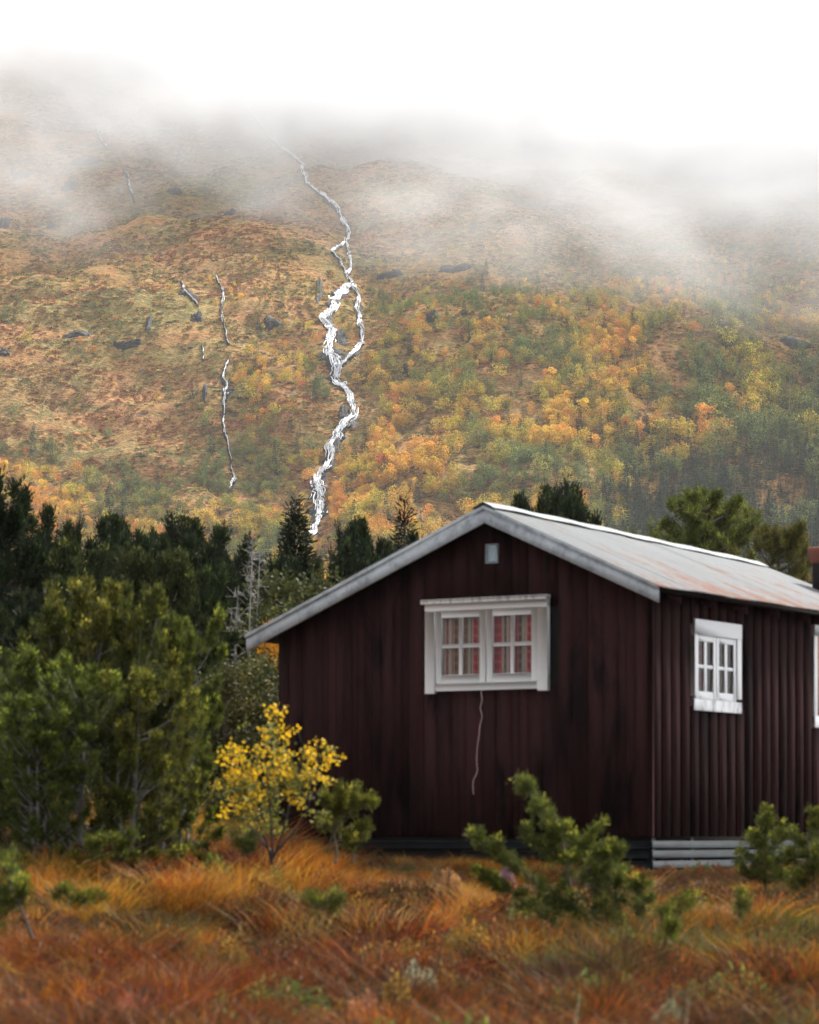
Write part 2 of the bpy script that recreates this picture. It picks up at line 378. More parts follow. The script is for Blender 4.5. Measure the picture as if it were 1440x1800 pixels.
# ------------------------------------------------------------------ haze and low cloud
def air():
    m, n = new_mat('thin_haze'); v = N(n, 'VolumePrincipled'); v.inputs['Density'].default_value = HAZE
    v.inputs['Color'].default_value = (.93, .96, 1, 1); v.inputs['Anisotropy'].default_value = .1
    o = N(n, 'OutputMaterial'); L(n, v.outputs[0], o.inputs['Volume'])
    mb = MB(); box(mb, (-900, -120, -25), (900, 1750, 700)); h = mb.build('haze', m); tag(h, 'thin pale haze in the air of the valley', 'haze', kind='stuff')
    m, n = new_mat('drifting_cloud'); co = N(n, 'TexCoord').outputs['Object']
    v = N(n, 'VolumePrincipled'); v.inputs['Color'].default_value = (.70, .71, .73, 1); v.inputs['Anisotropy'].default_value = .1
    sx = N(n, 'SeparateXYZ'); L(n, co, sx.inputs[0])
    n1 = noise(n, mapping(n, co, (.010, .014, .020), (0, R(-14), 0)), 1, 4, .58, .5)
    n2 = noise(n, mapping(n, co, (.03, .03, .045), (0, R(-20), 0)), 1, 3, .6, .4)
    # cloud base sinks a little to the right; the noise breaks it into wisps
    h_ = math_(n, 'ADD', sx.outputs[2], math_(n, 'MULTIPLY', sx.outputs[0], .24))
    h_ = math_(n, 'ADD', h_, math_(n, 'MULTIPLY', math_(n, 'SUBTRACT', n1, .5), 230))
    h_ = math_(n, 'ADD', h_, math_(n, 'MULTIPLY', math_(n, 'SUBTRACT', n2, .5), 110))
    t = math_(n, 'DIVIDE', math_(n, 'SUBTRACT', h_, CLOUD_BASE), 90, clamp=True)
    t = math_(n, 'MULTIPLY', math_(n, 'POWER', t, 2.3), CLOUD_D)
    # a bank lying on the slope: it thins out some 70 m above the mountainside
    up = math_(n, 'SUBTRACT', sx.outputs[2], math_(n, 'MULTIPLY_ADD', sx.outputs[1], .62, CZ - 418))
    up = math_(n, 'SUBTRACT', 1, math_(n, 'DIVIDE', math_(n, 'SUBTRACT', up, 18), 42), clamp=True)
    lo_ = math_(n, 'DIVIDE', math_(n, 'SUBTRACT', math_(n, 'MULTIPLY_ADD', sx.outputs[0], .10, sx.outputs[2]), 140 + CZ), 60, clamp=True)
    L(n, math_(n, 'MULTIPLY', math_(n, 'MULTIPLY', t, up), lo_), v.inputs['Density'])
    o = N(n, 'OutputMaterial'); L(n, v.outputs[0], o.inputs['Volume'])
    m.cycles.volume_step_rate = .35
    mb = MB(); box(mb, (-420, 800, 120), (420, 1450, 400)); c = mb.build('low_cloud', m)
    tag(c, 'white cloud drifting across the upper mountainside', 'cloud', kind='stuff')
HAZE, CLOUD_BASE, CLOUD_D = .00005, 156, .034
air()
# ------------------------------------------------------------------ cabin
rnd = random.Random(4)
TH = math.atan2(.8499, .5270)
CAB = empty('cabin', (2.873, 36.0, CZ - .5), TH)
tag(CAB, 'dark brown wooden cabin with white windows and rusty corrugated metal roof', 'cabin')
B = .5                                                  # the cabin's origin lies 0.5 m under its lowest wall edge
GW, LW = 5.362, 7.35                                    # gable width, length of the long wall
RY, RZ, EY, EZ, LY, LZ = 2.122, 4.03, -.26, 2.957, 5.661, 2.572
def roof_z(y):                                          # top of the roof, by distance from the long wall
    return RZ + (y - RY) * (EZ - RZ) / (EY - RY) if y < RY else RZ + (y - RY) * (LZ - RZ) / (LY - RY)
def gable(a, z, d): return (-d, a, z + B)               # d: how far proud of the gable wall
def longw(a, z, d): return (a, -d, z + B)
GWIN = (1.367, 3.120, 1.775, 2.885)                     # y0, y1, z0, z1
VENT = (2.168 - .09, 2.168 + .09, 3.36, 3.60)
LWIN = (1.075, 2.40, 1.545, 2.665)
LWIN2 = (4.64, 6.05, 1.50, 2.76)
def wall_piece(name, fr, poly, d0, d1, mat, par=CAB, ch=0):
    mb = MB(); prism(mb, poly, d0, d1, fr); return mb.build(name, mat, par)
def strips(a0, a1, zlo, top, openings, fr, d0, d1, name, mat, kink=None):
    """a vertical board, cut where it meets an opening"""
    ops = sorted([o for o in openings if a0 < o[1] - .012 and a1 > o[0] + .012], key=lambda o: o[2])
    segs = []; z = zlo
    for o in ops: segs.append((z, o[2] + .01)); z = o[3] - .01
    segs.append((z, None))
    for s0, s1 in segs:
        if s1 is None:
            if kink is not None and a0 < kink < a1: poly = [(a0, s0), (a1, s0), (a1, top(a1)), (kink, top(kink)), (a0, top(a0))]
            else: poly = [(a0, s0), (a1, s0), (a1, top(a1)), (a0, top(a0))]
        else: poly = [(a0, s0), (a1, s0), (a1, s1), (a0, s1)]
        wall_piece(name, fr, poly, d0, d1, mat)
gtop = lambda a: roof_z(a) - .10
ltop = lambda a: roof_z(0) - .12
inner = lambda o: (o[0] + .10, o[1] - .10, o[2] + .07, o[3] - .09)
# inner sheathing with the openings left free
def sheath(a0, a1, cuts, zlo, top, fr, name, kink=None):
    xs_ = sorted([a0, a1] + [c for o in cuts for c in o[:2]] + ([kink] if kink else []))
    mb = MB()
    for x0, x1 in zip(xs_[:-1], xs_[1:]):
        ops = sorted([o for o in cuts if o[0] <= x0 + 1e-6 and o[1] >= x1 - 1e-6], key=lambda o: o[2])
        z = zlo
        for o in ops: prism(mb, [(x0, z), (x1, z), (x1, o[2]), (x0, o[2])], -.10, -.03, fr); z = o[3]
        prism(mb, [(x0, z), (x1, z), (x1, top(x1)), (x0, top(x0))], -.10, -.03, fr)
    return mb.build(name, M['dark'], CAB)
sheath(.10, GW - .02, [inner(GWIN)], .03, gtop, gable, 'wall', RY)
sheath(.0, LW, [inner(LWIN)], .03, ltop, longw, 'wall')
mb = MB(); prism(mb, [(0, .03), (GW, .03), (GW, gtop(GW)), (RY, gtop(RY)), (0, gtop(0))], 0, .05, lambda a, z, d: (LW + d, a, z + B)); mb.build('wall', M['wood'], CAB)
mb = MB(); box(mb, (0, GW - .05, .03 + B), (LW, GW, gtop(GW) + B)); mb.build('wall', M['wood'], CAB)
mb = MB(); box(mb, (.1, .1, .05 + B), (LW - .05, GW - .06, .09 + B)); mb.build('floor', M['inside'], CAB)
# gable boards: tongue boards a hand wide, some proud, narrow dark joints
a = .005; k = 0
while a < GW - .03:
    wd = min(rnd.choice([.20, .19, .21, .115, .22]) if a < 3.2 else rnd.choice([.11, .10, .12, .19]), GW - a)
    if GW - a - wd < .06: wd = GW - a
    d = .0 + (.006 if (k % 2) else 0) + rnd.uniform(0, .004)
    if .0 <= a < .95: d += .012                          # the boards right of the window stand a little proud
    strips(a, a + wd - .007, -.0 + rnd.uniform(-.006, .006), gtop, [(GWIN[0] + .05, GWIN[1] - .05, GWIN[2] + .05, GWIN[3] - .05)], gable, -.03, d, 'board', M['wood'], RY)
    a += wd; k += 1
# long wall: board on board, the upper boards well proud of the lower ones
for u, (a0, a1) in enumerate([(LWIN[0] + .04, LWIN[1] - .04), (LWIN2[0] + .04, LWIN2[1] - .04)]): pass
lo = [(LWIN[0] + .05, LWIN[1] - .05, LWIN[2] + .05, LWIN[3] - .05), (LWIN2[0] + .05, LWIN2[1] - .05, LWIN2[2] + .05, LWIN2[3] - .05)]
a = .02
while a < LW - .05:
    per = rnd.uniform(.245, .275)
    strips(a, min(a + .19, LW), rnd.uniform(-.008, .004), ltop, lo, longw, .004, .034 + rnd.uniform(0, .004), 'board', M['wood'])
    if a + per < LW: strips(a + .17, a + per + .02, .01, ltop, lo, longw, -.03, .002, 'under_board', M['wood'])
    a += per
mb = MB(); bevbox(mb, (-.045, -.055, -.005 + B), (.0, .012, roof_z(0) - .14 + B)); mb.build('corner_board', M['wood'], CAB)
# plinth: three horizontal grey boards round the corner
for i, (z0, z1) in enumerate([(-.145, -.055), (-.262, -.17), (-.385, -.295)]):
    mb = MB(); bevbox(mb, (-.03, -.045 - .004 * i, z0 + B), (7.3, -.015, z1 + B), .006); mb.build('plinth_board', M['plinth'], CAB)
    x = 5.3 if i == 0 else (2.6 if i == 1 else 1.2)
    mb = MB(); bevbox(mb, (-.03 - .004 * i, -.012, z0 + B - .004), (-.0, x, z1 + B - .004), .006); mb.build('plinth_board', M['plinth'], CAB)
for x in (.02, 1.05, 2.6, 4.1, 5.6, 7.0):
    mb = MB(); bevbox(mb, (x, -.013, -.55 + B), (x + .09, .06, -.02 + B)); mb.build('plinth_post', M['plinth'], CAB)
mb = MB(); box(mb, (.055, .045, -.48 + B), (7.2, GW - .1, .08 + B)); mb.build('foundation', M['dark'], CAB)
# roof deck, rafters, barge boards, metal sheets
def sag(x): return -.017 * max(0, x)
def slope(mb, y0, y1, x0, x1, lo_, hi_):
    """slab along one roof slope between two heights above the roof line"""
    V = [(x, y, roof_z(y) + h + B + (sag(x) if y == RY else 0)) for x in (x0, x1) for y, h in ((y0, lo_), (y1, lo_), (y1, hi_), (y0, hi_))]
    mb.add(V, [[0, 1, 2, 3], [7, 6, 5, 4], [0, 4, 5, 1], [1, 5, 6, 2], [2, 6, 7, 3], [3, 7, 4, 0]])
for (y0, y1) in ((EY + .02, RY), (RY, LY - .02)):
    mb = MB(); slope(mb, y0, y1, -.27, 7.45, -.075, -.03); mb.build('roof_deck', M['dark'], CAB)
x = .35
while x < 7.4:
    mb = MB(); slope(mb, EY + .05, .45, x, x + .05, -.20, -.077); mb.build('rafter', M['wood'], CAB); x += .93
for (y0, y1) in ((EY, RY), (RY, LY)):
    s = .001 if y0 == RY else 0
    mb = MB(); slope(mb, y0, y1, -.30 - s, -.27, -.195, -.028); mb.build('barge_board', M['barge'], CAB)
    mb = MB(); slope(mb, y0 - .004, y1 + .004, -.325 - s, -.272, -.03, .012); mb.build('barge_trim', M['barge'], CAB)
mb = MB(); slope(mb, EY, RY, 7.45, 7.48, -.19, .0); mb.build('barge_board', M['barge'], CAB)
def sheet(side, x0, x1, lift, seed):
    n = max(8, int((x1 - x0) / .076 * 6)); X = np.linspace(x0, x1, n + 1)
    if side: ya, yb = RY + .01, LY + .03
    else: ya, yb = RY - .01, EY - .06
    Yv = np.linspace(ya, yb, 9)
    XX, YY = np.meshgrid(X, Yv)
    fy = np.abs(YY - ya) / abs(yb - ya)
    zz = np.vectorize(roof_z)(YY) + .018 + lift + .010 * np.cos(XX / .076 * 2 * np.pi) + .010 * (vnoise(XX * 1.3 + seed, YY * 1.5) - .5) + np.vectorize(sag)(XX) * (1 - fy)
    i = np.arange(8)[:, None] * (n + 1) + np.arange(n)[None]
    mb = MB(); mb.add(np.stack([XX, YY, zz + B], -1).reshape(-1, 3), np.stack([i, i + 1, i + n + 2, i + n + 1], -1).reshape(-1, 4))
    o = mb.build('roof_sheet', M['roof'], CAB, True)
    return o
for side in (0, 1):
    x = -.33; k = 0
    while x < 7.45:
        x1 = min(x + .836 + .076, 7.52); sheet(side, x, x1, .004 if k % 2 else .0, k * 3.1); x += .836; k += 1
for i in range(4):                                        # ridge cap in four lengths
    mb = MB(); x0 = -.335 + i * 1.96; x1 = x0 + 1.98; xx = np.linspace(x0, x1, 9)
    prof = [(-.17, -.072), (-.09, -.030), (0, .012), (.09, -.03), (.17, -.068)]
    V = [(x, RY + p, RZ + q + .052 + B + sag(x) + .003 * (i % 2) + .006 * math.sin(x * 5)) for x in xx for p, q in prof]
    ii = np.arange(8)[:, None] * 5 + np.arange(4)[None]
    mb.add(V, np.stack([ii, ii + 5, ii + 6, ii + 1], -1).reshape(-1, 4)); mb.build('ridge_cap', M['ridge'], CAB)
# chimney, half outside the picture
mb = MB(); cy, cx = .88, 7.15
bevbox(mb, (cx - .16, cy - .16, 3.2 + B), (cx + .16, cy + .16, 3.86 + B), .012); ch = mb.build('chimney', M['soot'], CAB)
mb = MB(); V = []
for z, r in ((3.845, .165), (3.86, .185), (4.0, .205), (4.05, .215), (4.07, .20), (4.07, .13), (3.95, .12)):
    V += [(cx + sx * r, cy + sy * r, z + B) for sx, sy in ((-1, -1), (1, -1), (1, 1), (-1, 1))]
mb.add(V, [[i * 4 + j, i * 4 + (j + 1) % 4, i * 4 + 4 + (j + 1) % 4, i * 4 + 4 + j] for i in range(6) for j in range(4)]); mb.build('chimney_cap', M['rust'], ch)

# windows --------------------------------------------------------
def window(name, fr, o, hd, curt, label=None, skew=0):
    """outer casing o, two sashes of two by two panes"""
    y0, y1, z0, z1 = o
    W = empty(name, (0, 0, 0)); W.parent = CAB
    if label: W['label'] = label
    cw = hd['cas']
    def bar(nm, a0, a1, b0, b1, d0, d1, mat=M['white']):
        p = fr(a0, b0, d0); q = fr(a1, b1, d1); mb = MB(); bevbox(mb, p, q, .004); return mb.build(nm, mat, W)
    for s in hd['side']: bar('casing', s[0], s[1], z0 + hd.get('foot', 0), z1 - hd['top'] - .001, .0, .062)
    bar('head_board', y0, y1, z1 - hd['top'], z1, .0, .066)
    bar('sill_board', hd['sill'][0], hd['sill'][1], z0 + hd['sz'], z0 + hd['sz'] + hd['sill'][2], .0, .055, M['white_worn'] if hd.get('worn') else M['white'])
    if hd.get('cap'): bar('drip_cap', y0 - .01, y1 + .035, z1 + .002, z1 + .058, -.01, .11, M['white_worn'])
    i0, i1 = hd['in']; b0 = z0 + hd['sz'] + hd['sill'][2] + .003; b1 = z1 - hd['top'] - .003
    mid = (i0 + i1) / 2; mw = .012
    for sn, (s0, s1) in enumerate(((i0, mid - mw / 2), (mid + mw / 2, i1))):
        st = hd['stile']; rb, rt = hd['rail']
        p0, p1, q0, q1 = s0 + st, s1 - st, b0 + rb, b1 - rt
        sa = lambda nm, *k: bar(nm, *k, .005, .046)
        sa('sash_stile', s0, p0, b0, b1); sa('sash_stile', p1, s1, b0, b1)
        sa('sash_rail', p0, p1, b0, q0); sa('sash_rail', p0, p1, q1, b1)
        mu = hd['mun']; m_ = (p0 + p1) / 2; zm = q0 + (q1 - q0) * .50
        bar('muntin', m_ - mu / 2, m_ + mu / 2, q0, q1, .012, .040)
        bar('muntin', p0, m_ - mu / 2, zm - .022, zm + .022, .014, .038); bar('muntin', m_ + mu / 2, p1, zm - .022, zm + .022, .014, .038)
        for a0, a1 in ((p0, m_ - mu / 2), (m_ + mu / 2, p1)):
            for c0, c1 in ((q0, zm - .022), (zm + .022, q1)):
                mb = MB(); mb.add([fr(a0 - .004, c0 - .004, .022), fr(a1 + .004, c0 - .004, .022), fr(a1 + .004, c1 + .004, .022), fr(a0 - .004, c1 + .004, .022)], [[0, 1, 2, 3]]); mb.build('pane', M['glass'], W)
    for (c0, c1, folds, matn, lean, zt) in curt:
        n, mz = 72, 12; t = np.linspace(0, 1, n)
        g = []; tt = []
        for j in range(mz):
            f = j / (mz - 1); z = b0 - .02 + (zt - b0) * f
            pinch = 1 - lean * (1 - f)
            aa = c0 + (c1 - c0) * t * pinch + .012 * np.sin(t * folds * 6.28 + 1)
            dd = -.05 + (.022 * np.sin(t * folds * 6.28 + .4 * f) + .010 * np.sin(t * folds * 15 + f)) * (.6 + .4 * (1 - f))
            g += [fr(x_, z, d_) for x_, d_ in zip(aa, dd)]; tt += list(t * (abs(c1 - c0) / .45))
        i = np.arange(mz - 1)[:, None] * n + np.arange(n - 1)[None]
        mb = MB(); mb.add(g, np.stack([i, i + 1, i + n + 1, i + n], -1).reshape(-1, 4), np.array(tt)); mb.build('curtain', M[matn], W, True)
    return W
gy0, gy1, gz0, gz1 = GWIN
window('window', gable, GWIN, dict(cas=.14, side=[(gy0, gy0 + .145), (gy1 - .145, gy1)], top=.085, foot=0, sill=(gy0 + .147, gy1 - .147, .092), sz=.028,
       **{'in': (gy0 + .148, gy1 - .148)}, stile=.088, rail=(.105, .085), mun=.055, cap=True),
       [(2.30, 1.45, 9, 'curtain', 0, 2.80), (3.00, 2.32, 8, 'curtain_orange', .0, 2.79)], 'wide white window with striped red curtains on the gable')
ly0, ly1, lz0, lz1 = LWIN
window('window', longw, LWIN, dict(cas=.1, side=[(ly0, ly0 + .055), (ly1 - .13, ly1)], top=.19, foot=.175, sill=(ly0 - .0, ly1 + .02, .14), sz=.0, worn=True,
       **{'in': (ly0 + .057, ly1 - .132)}, stile=.075, rail=(.095, .075), mun=.075),
       [(1.13, 1.50, 4, 'curtain', -.25, 2.5), (1.76, 2.25, 6, 'curtain_brown', .05, 2.5)], 'narrower white window with peeling sill board on the long wall')
# the boarded window at the picture edge
W2 = empty('window', (0, 0, 0)); W2.parent = CAB; W2['label'] = 'white framed window boarded with bare plywood'
for nm, a0, a1, b0, b1, d, mt in (('casing', 4.64, 4.75, 1.60, 2.655, .05, 'white'), ('casing', 5.95, 6.05, 1.60, 2.655, .05, 'white'), ('head_board', 4.64, 6.05, 2.66, 2.80, .06, 'white'),
                                  ('sill_board', 4.64, 6.05, 1.44, 1.597, .06, 'white'), ('shutter_board', 4.753, 5.947, 1.60, 2.655, .042, 'peach')):
    mb = MB(); bevbox(mb, longw(a0, b0, .0), longw(a1, b1, d)); mb.build(nm, M[mt], W2)
# louvred vent under the ridge
V_ = empty('vent', (0, 0, 0)); V_.parent = CAB
v0, v1, w0, w1 = VENT
for a0, a1, b0, b1 in ((v0, v0 + .022, w0, w1), (v1 - .022, v1, w0, w1), (v0 + .022, v1 - .022, w0, w0 + .022), (v0 + .022, v1 - .022, w1 - .022, w1)):
    mb = MB(); bevbox(mb, gable(a0, b0, .012), gable(a1, b1, .040), .003); mb.build('frame', M['vent'], V_)
for i in range(6):
    z = w0 + .028 + i * .032
    mb = MB(); mb.add([gable(v0 + .022, z, .036), gable(v1 - .022, z, .036), gable(v1 - .022, z + .03, .019), gable(v0 + .022, z + .03, .019),
                       gable(v0 + .022, z, .030), gable(v1 - .022, z, .030), gable(v1 - .022, z + .03, .013), gable(v0 + .022, z + .03, .013)], BOXF); mb.build('louvre', M['vent'], V_)
# small pale nail plates on the gable are left to the paint; the cord hangs from the window sill
pts = [(850, 1213), (851, 1228), (848, 1245), (850, 1262), (846, 1285), (844, 1310), (840, 1332), (843, 1352), (838, 1368), (834, 1382), (836, 1396)]
P = []
for px, py in pts:
    k = (px - U0) / F; u = (2.873 - 36 * k) / (.8499 + .527 * k); Y = 36 + .527 * u; P.append((-.035, u, (V0 - py) / F * Y))
P = np.array(P); t = np.linspace(0, len(P) - 1, 60); P = np.stack([np.interp(t, range(len(P)), P[:, i]) for i in range(3)], 1); P[:, 1] += .006 * np.sin(t * 4)
P[:, 0] -= .01 + .008 * np.sin(t * 1.7)
ca, sa_ = math.cos(TH), math.sin(TH)
Pw = np.stack([2.873 + P[:, 0] * ca - P[:, 1] * sa_, 36 + P[:, 0] * sa_ + P[:, 1] * ca, P[:, 2] + CZ], 1)
mb = MB(); tube(mb, Pw, .006, 5); tag(mb.build('hanging_cord', M['cord'], None, True), 'thin pale frayed cord hanging below the wide gable window', 'cord')
# ------------------------------------------------------------------ plants: shared builders
def unit(v): return v / (np.linalg.norm(v, axis=-1, keepdims=True) + 1e-9)
def leaves(mb, Pc, D, ln, wd, rg, tint):
    """one narrow lozenge per point Pc, pointing along D"""
    n = len(Pc); D = unit(D); S_ = unit(np.cross(D, rg.normal(size=(n, 3))))
    ln = np.broadcast_to(ln, (n,))[:, None]; wd = np.broadcast_to(wd, (n,))[:, None]
    V = np.stack([Pc, Pc + D * ln * .45 + S_ * wd * .5, Pc + D * ln, Pc + D * ln * .45 - S_ * wd * .5], 1).reshape(-1, 3)
    mb.add(V, np.arange(4 * n).reshape(n, 4), np.repeat(np.clip(tint, 0, 1), 4))
def curve(P, n=14):
    P = np.asarray(P, float); t = np.linspace(0, len(P) - 1, n)
    Q = np.stack([np.interp(t, range(len(P)), P[:, i]) for i in range(3)], 1)
    for _ in range(2): Q[1:-1] = (Q[:-2] + Q[1:-1] * 2 + Q[2:]) / 4
    return Q
def plume(mb, P, r0, r1, n, ln, wd, rg, t0=.3, fwd=.9, lift=.35, bright=0.):
    """a brush of needles round a bending shoot, split in tufts"""
    P = np.asarray(P, float)
    nt_ = max(3, n // 26); tc = t0 + (1 - t0) * rg.random(nt_) ** .8
    seg = np.linspace(0, 1, len(P))
    C_ = np.stack([np.interp(tc, seg, P[:, i]) for i in range(3)], 1)
    T = unit(np.gradient(P, axis=0)); Tc = np.stack([np.interp(tc, seg, T[:, i]) for i in range(3)], 1)
    rr = (r0 + (r1 - r0) * tc)
    C_ = C_ + unit(rg.normal(size=(nt_, 3))) * (rr * rg.uniform(.15, 1, nt_))[:, None]
    k = rg.integers(0, nt_, n)
    out = rg.normal(size=(n, 3)); base = C_[k] + out * (ln * .48 + .004)
    D = Tc[k] * fwd + out * .45 + np.array([0, 0, lift])
    tb = rg.random(nt_)[k]
    hz = (C_[k][:, 2] - P[:, 2].min())
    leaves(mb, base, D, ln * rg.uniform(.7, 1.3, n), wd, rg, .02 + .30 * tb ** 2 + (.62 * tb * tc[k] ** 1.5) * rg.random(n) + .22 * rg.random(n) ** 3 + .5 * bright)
def plant(name, label, cat, loc, crown, trunk, cm, tm, rz=0, sc=1, group=None, cname='crown', kind=None):
    t = empty(name, loc, rz, sc); tag(t, label, cat, group, kind)
    link('trunk' if cname != 'foliage' else 'stem', trunk, t); link(cname, crown, t)
    return t
def mesh2(mbc, mbt, nm, cm, tm): return mbc.mesh(nm + '_crown', cm), mbt.mesh(nm + '_trunk', tm, True)

def juniper(seed, H, W, np_, nl, ln, wd, mat, bark='bark_grey', stems=2, top=.8, shape='oval', spread=.5):
    rg = np.random.default_rng(seed); c = MB(); t = MB()
    for s in range(stems):
        a = rg.random() * 6.28; o = rg.uniform(0, .12) * W
        ax = np.array([[math.cos(a) * o * .3, math.sin(a) * o * .3, -.15], [math.cos(a) * o, math.sin(a) * o, H * .35], [math.cos(a) * o * 1.7 + rg.normal() * .03, math.sin(a) * o * 1.7, H * .75], [math.cos(a) * o * 1.2, math.sin(a) * o * 1.2, H * .94]])
        ax = curve(ax, 12); tube(t, ax, np.linspace(.011 * H, .003 * H, 12), 6)
        for i in range(np_ // stems):
            h = rg.uniform(.04, .86) ** .85; p0 = np.array([np.interp(h * 11, range(12), ax[:, j]) for j in range(3)])
            if shape == 'oval': prof = math.sqrt(max(.03, 1 - ((h - .36) / .62) ** 2))
            elif shape == 'cone': prof = (1 - h) ** .75 + .10
            else: prof = .62 * min(1, (1.12 - h) * 2.2)
            az = rg.random() * 6.28; rad = W / 2 * prof * rg.uniform(.45, 1.08)
            up = H * rg.uniform(.07, .22) * (1.15 - h * .5) * (2 * spread)
            if i % 4 == 0: p0 = ax[1] * rg.uniform(.3, 2.2); rad = W / 2 * rg.uniform(.5, 1.05); up = H * rg.uniform(.0, .06)
            zt = min(p0[2] + up, H)
            p2 = p0 + np.array([math.cos(az) * rad, math.sin(az) * rad, zt - p0[2]])
            p1 = p0 * .45 + p2 * .55 + np.array([0, 0, -.18 * up])
            tip = p2 + np.array([math.cos(az) * .03, math.sin(az) * .03, up * .35])
            P = curve([p0, p1, p2, tip], 9)
            tube(t, P[:8], np.linspace(.0045 * H, .0012 * H, 8), 4)
            plume(c, P, .10 * W * .5, .05 * W * .35, nl, ln, wd, rg, .12 if rad < W * .2 else .3)
        plume(c, ax[7:], .08 * W, .015 * W, nl * 2, ln, wd, rg, 0, 1.2, .6)
    return mesh2(c, t, 'juniper', M[mat], M[bark])
def spruce(seed, H, W, lv, nl, ln, wd, mat, gap=.0, crown0=.06):
    rg = np.random.default_rng(seed); c = MB(); t = MB()
    tube(t, curve([[0, 0, -.2], [rg.normal() * .02, 0, H * .5], [0, rg.normal() * .02, H]], 10), np.linspace(.016 * H, .002 * H, 10), 6)
    for i in range(lv):
        h = crown0 + (1 - crown0) * (i / lv) ** .9; nb = rg.integers(4, 7); a0 = rg.random() * 6.28
        for b in range(nb):
            if rg.random() < gap: continue
            az = a0 + b * 6.28 / nb + rg.normal() * .25; L_ = W / 2 * ((1 - h) ** .85 + .03) * rg.uniform(.65, 1.12)
            z = h * H + rg.normal() * .02 * H
            d = np.array([math.cos(az), math.sin(az), 0])
            P = curve([np.array([0, 0, z]), d * L_ * .5 + [0, 0, z - L_ * .06 * (1.6 - h)], d * L_ + [0, 0, z - L_ * .10 + L_ * .22 * h]], 7)
            tube(t, P, np.linspace(.004 * H, .001 * H, 7), 3)
            n = int(nl * (L_ / (W / 2)) + 12)
            plume(c, P, .05 * W, .03 * W, n, ln, wd, rg, .12, .9, .12)
    plume(c, np.array([[0, 0, H * .93], [0, 0, H * 1.0]]), .01 * W, .005 * W, 40, ln * .8, wd, rg, 0, 1.4, .5)
    return mesh2(c, t, 'spruce', M[mat], M['bark'])
def pine(seed, H, W, nb, nt_, ln, wd, mat, lean=0, base=.35):
    rg = np.random.default_rng(seed); c = MB(); t = MB()
    ax = curve([[0, 0, -.2], [lean * .3, .05, H * .4], [lean * .8, -.04, H * .75], [lean, 0, H * .97]], 14)
    tube(t, ax, np.linspace(.02 * H, .005 * H, 14), 7)
    for i in range(nb):
        h = base + (1 - base) * rg.random(); p0 = np.array([np.interp(h * 13, range(14), ax[:, j]) for j in range(3)])
        az = rg.random() * 6.28; L_ = W / 2 * (.25 + .8 * (1 - (h - base) / (1.03 - base)) ** .6) * rg.uniform(.6, 1.1)
        d = np.array([math.cos(az), math.sin(az), 0])
        P = curve([p0, p0 + d * L_ * .5 + [0, 0, L_ * .12], p0 + d * L_ + [0, 0, L_ * .42]], 9)
        tube(t, P, np.linspace(.007 * H, .002 * H, 9), 4)
        for k in range(nt_):                                   # side shoots, each ending in a starburst of needles
            f = .35 + .65 * rg.random(); q0 = np.array([np.interp(f * 8, range(9), P[:, j]) for j in range(3)])
            q = q0 + unit(rg.normal(size=3) * [1, 1, .5] + d * .5) * L_ * .33 * (1.25 - f) + [0, 0, L_ * .10 * rg.random() + .05]
            tube(t, curve([q0, (q0 + q) / 2 + [0, 0, -.02], q], 4), .0012 * H, 3)
            n = 22; D = rg.normal(size=(n, 3)) * .75 + d * .4 + [0, 0, .75]
            leaves(c, np.repeat(q[None], n, 0) + rg.normal(size=(n, 3)) * ln * .25, D, ln * rg.uniform(.7, 1.2, n), wd, rg, .15 + .35 * rg.random() + .4 * rg.random(n))
    return mesh2(c, t, 'pine', M[mat], M['bark'])
def leafy(seed, H, W, nb, nl, leaf, mat, bark='bark', stems=3, top_w=1.0, low=.15, tb=0.):
    rg = np.random.default_rng(seed); c = MB(); t = MB()
    for s in range(stems):
        a = s * 6.28 / stems + rg.random(); sp = W * .16 * top_w
        ax = curve([[0, 0, -.1], [math.cos(a) * sp * .5, math.sin(a) * sp * .5, H * .35], [math.cos(a) * sp + rg.normal() * .04 * W, math.sin(a) * sp, H * .7], [math.cos(a) * sp * 1.2, math.sin(a) * sp * 1.2 + rg.normal() * .05 * W, H * rg.uniform(.86, 1)]], 14)
        tube(t, ax, np.linspace(.016 * H, .003 * H, 14), 6)
        for i in range(nb // stems):
            h = low + (.97 - low) * rg.random(); p0 = np.array([np.interp(h * 13, range(14), ax[:, j]) for j in range(3)])
            az = rg.random() * 6.28; L_ = W / 2 * math.sqrt(max(.06, 1 - ((h - .5) / .58) ** 2)) * rg.uniform(.4, 1)
            p2 = p0 + np.array([math.cos(az) * L_, math.sin(az) * L_, min(L_ * rg.uniform(.1, .8), H - p0[2])])
            P = curve([p0, (p0 + p2) / 2 + rg.normal(size=3) * .03 * W, p2], 8)
            tube(t, P, np.linspace(.005 * H, .0012 * H, 8), 4)
            k = nl; f = rg.uniform(.25, 1.05, k)
            q = np.stack([np.interp(np.clip(f, 0, 1) * 7, range(8), P[:, j]) for j in range(3)], 1) + rg.normal(size=(k, 3)) * leaf * 1.7
            leaves(c, q, rg.normal(size=(k, 3)) + [0, 0, -.3], leaf * rg.uniform(.7, 1.3, k), leaf * .75, rg, .1 + .35 * rg.random() + .45 * rg.random(k) + tb)
    return mesh2(c, t, 'leafy', M[mat], M[bark])
def at(px, Y, dz=0):
    X = (px - U0) / F * Y; return (X, Y, float(ground_z(X, Y)) + CZ + dz)
def h_for(px, py, Y): return (V0 - py) / F * Y - float(ground_z((px - U0) / F * Y, Y))

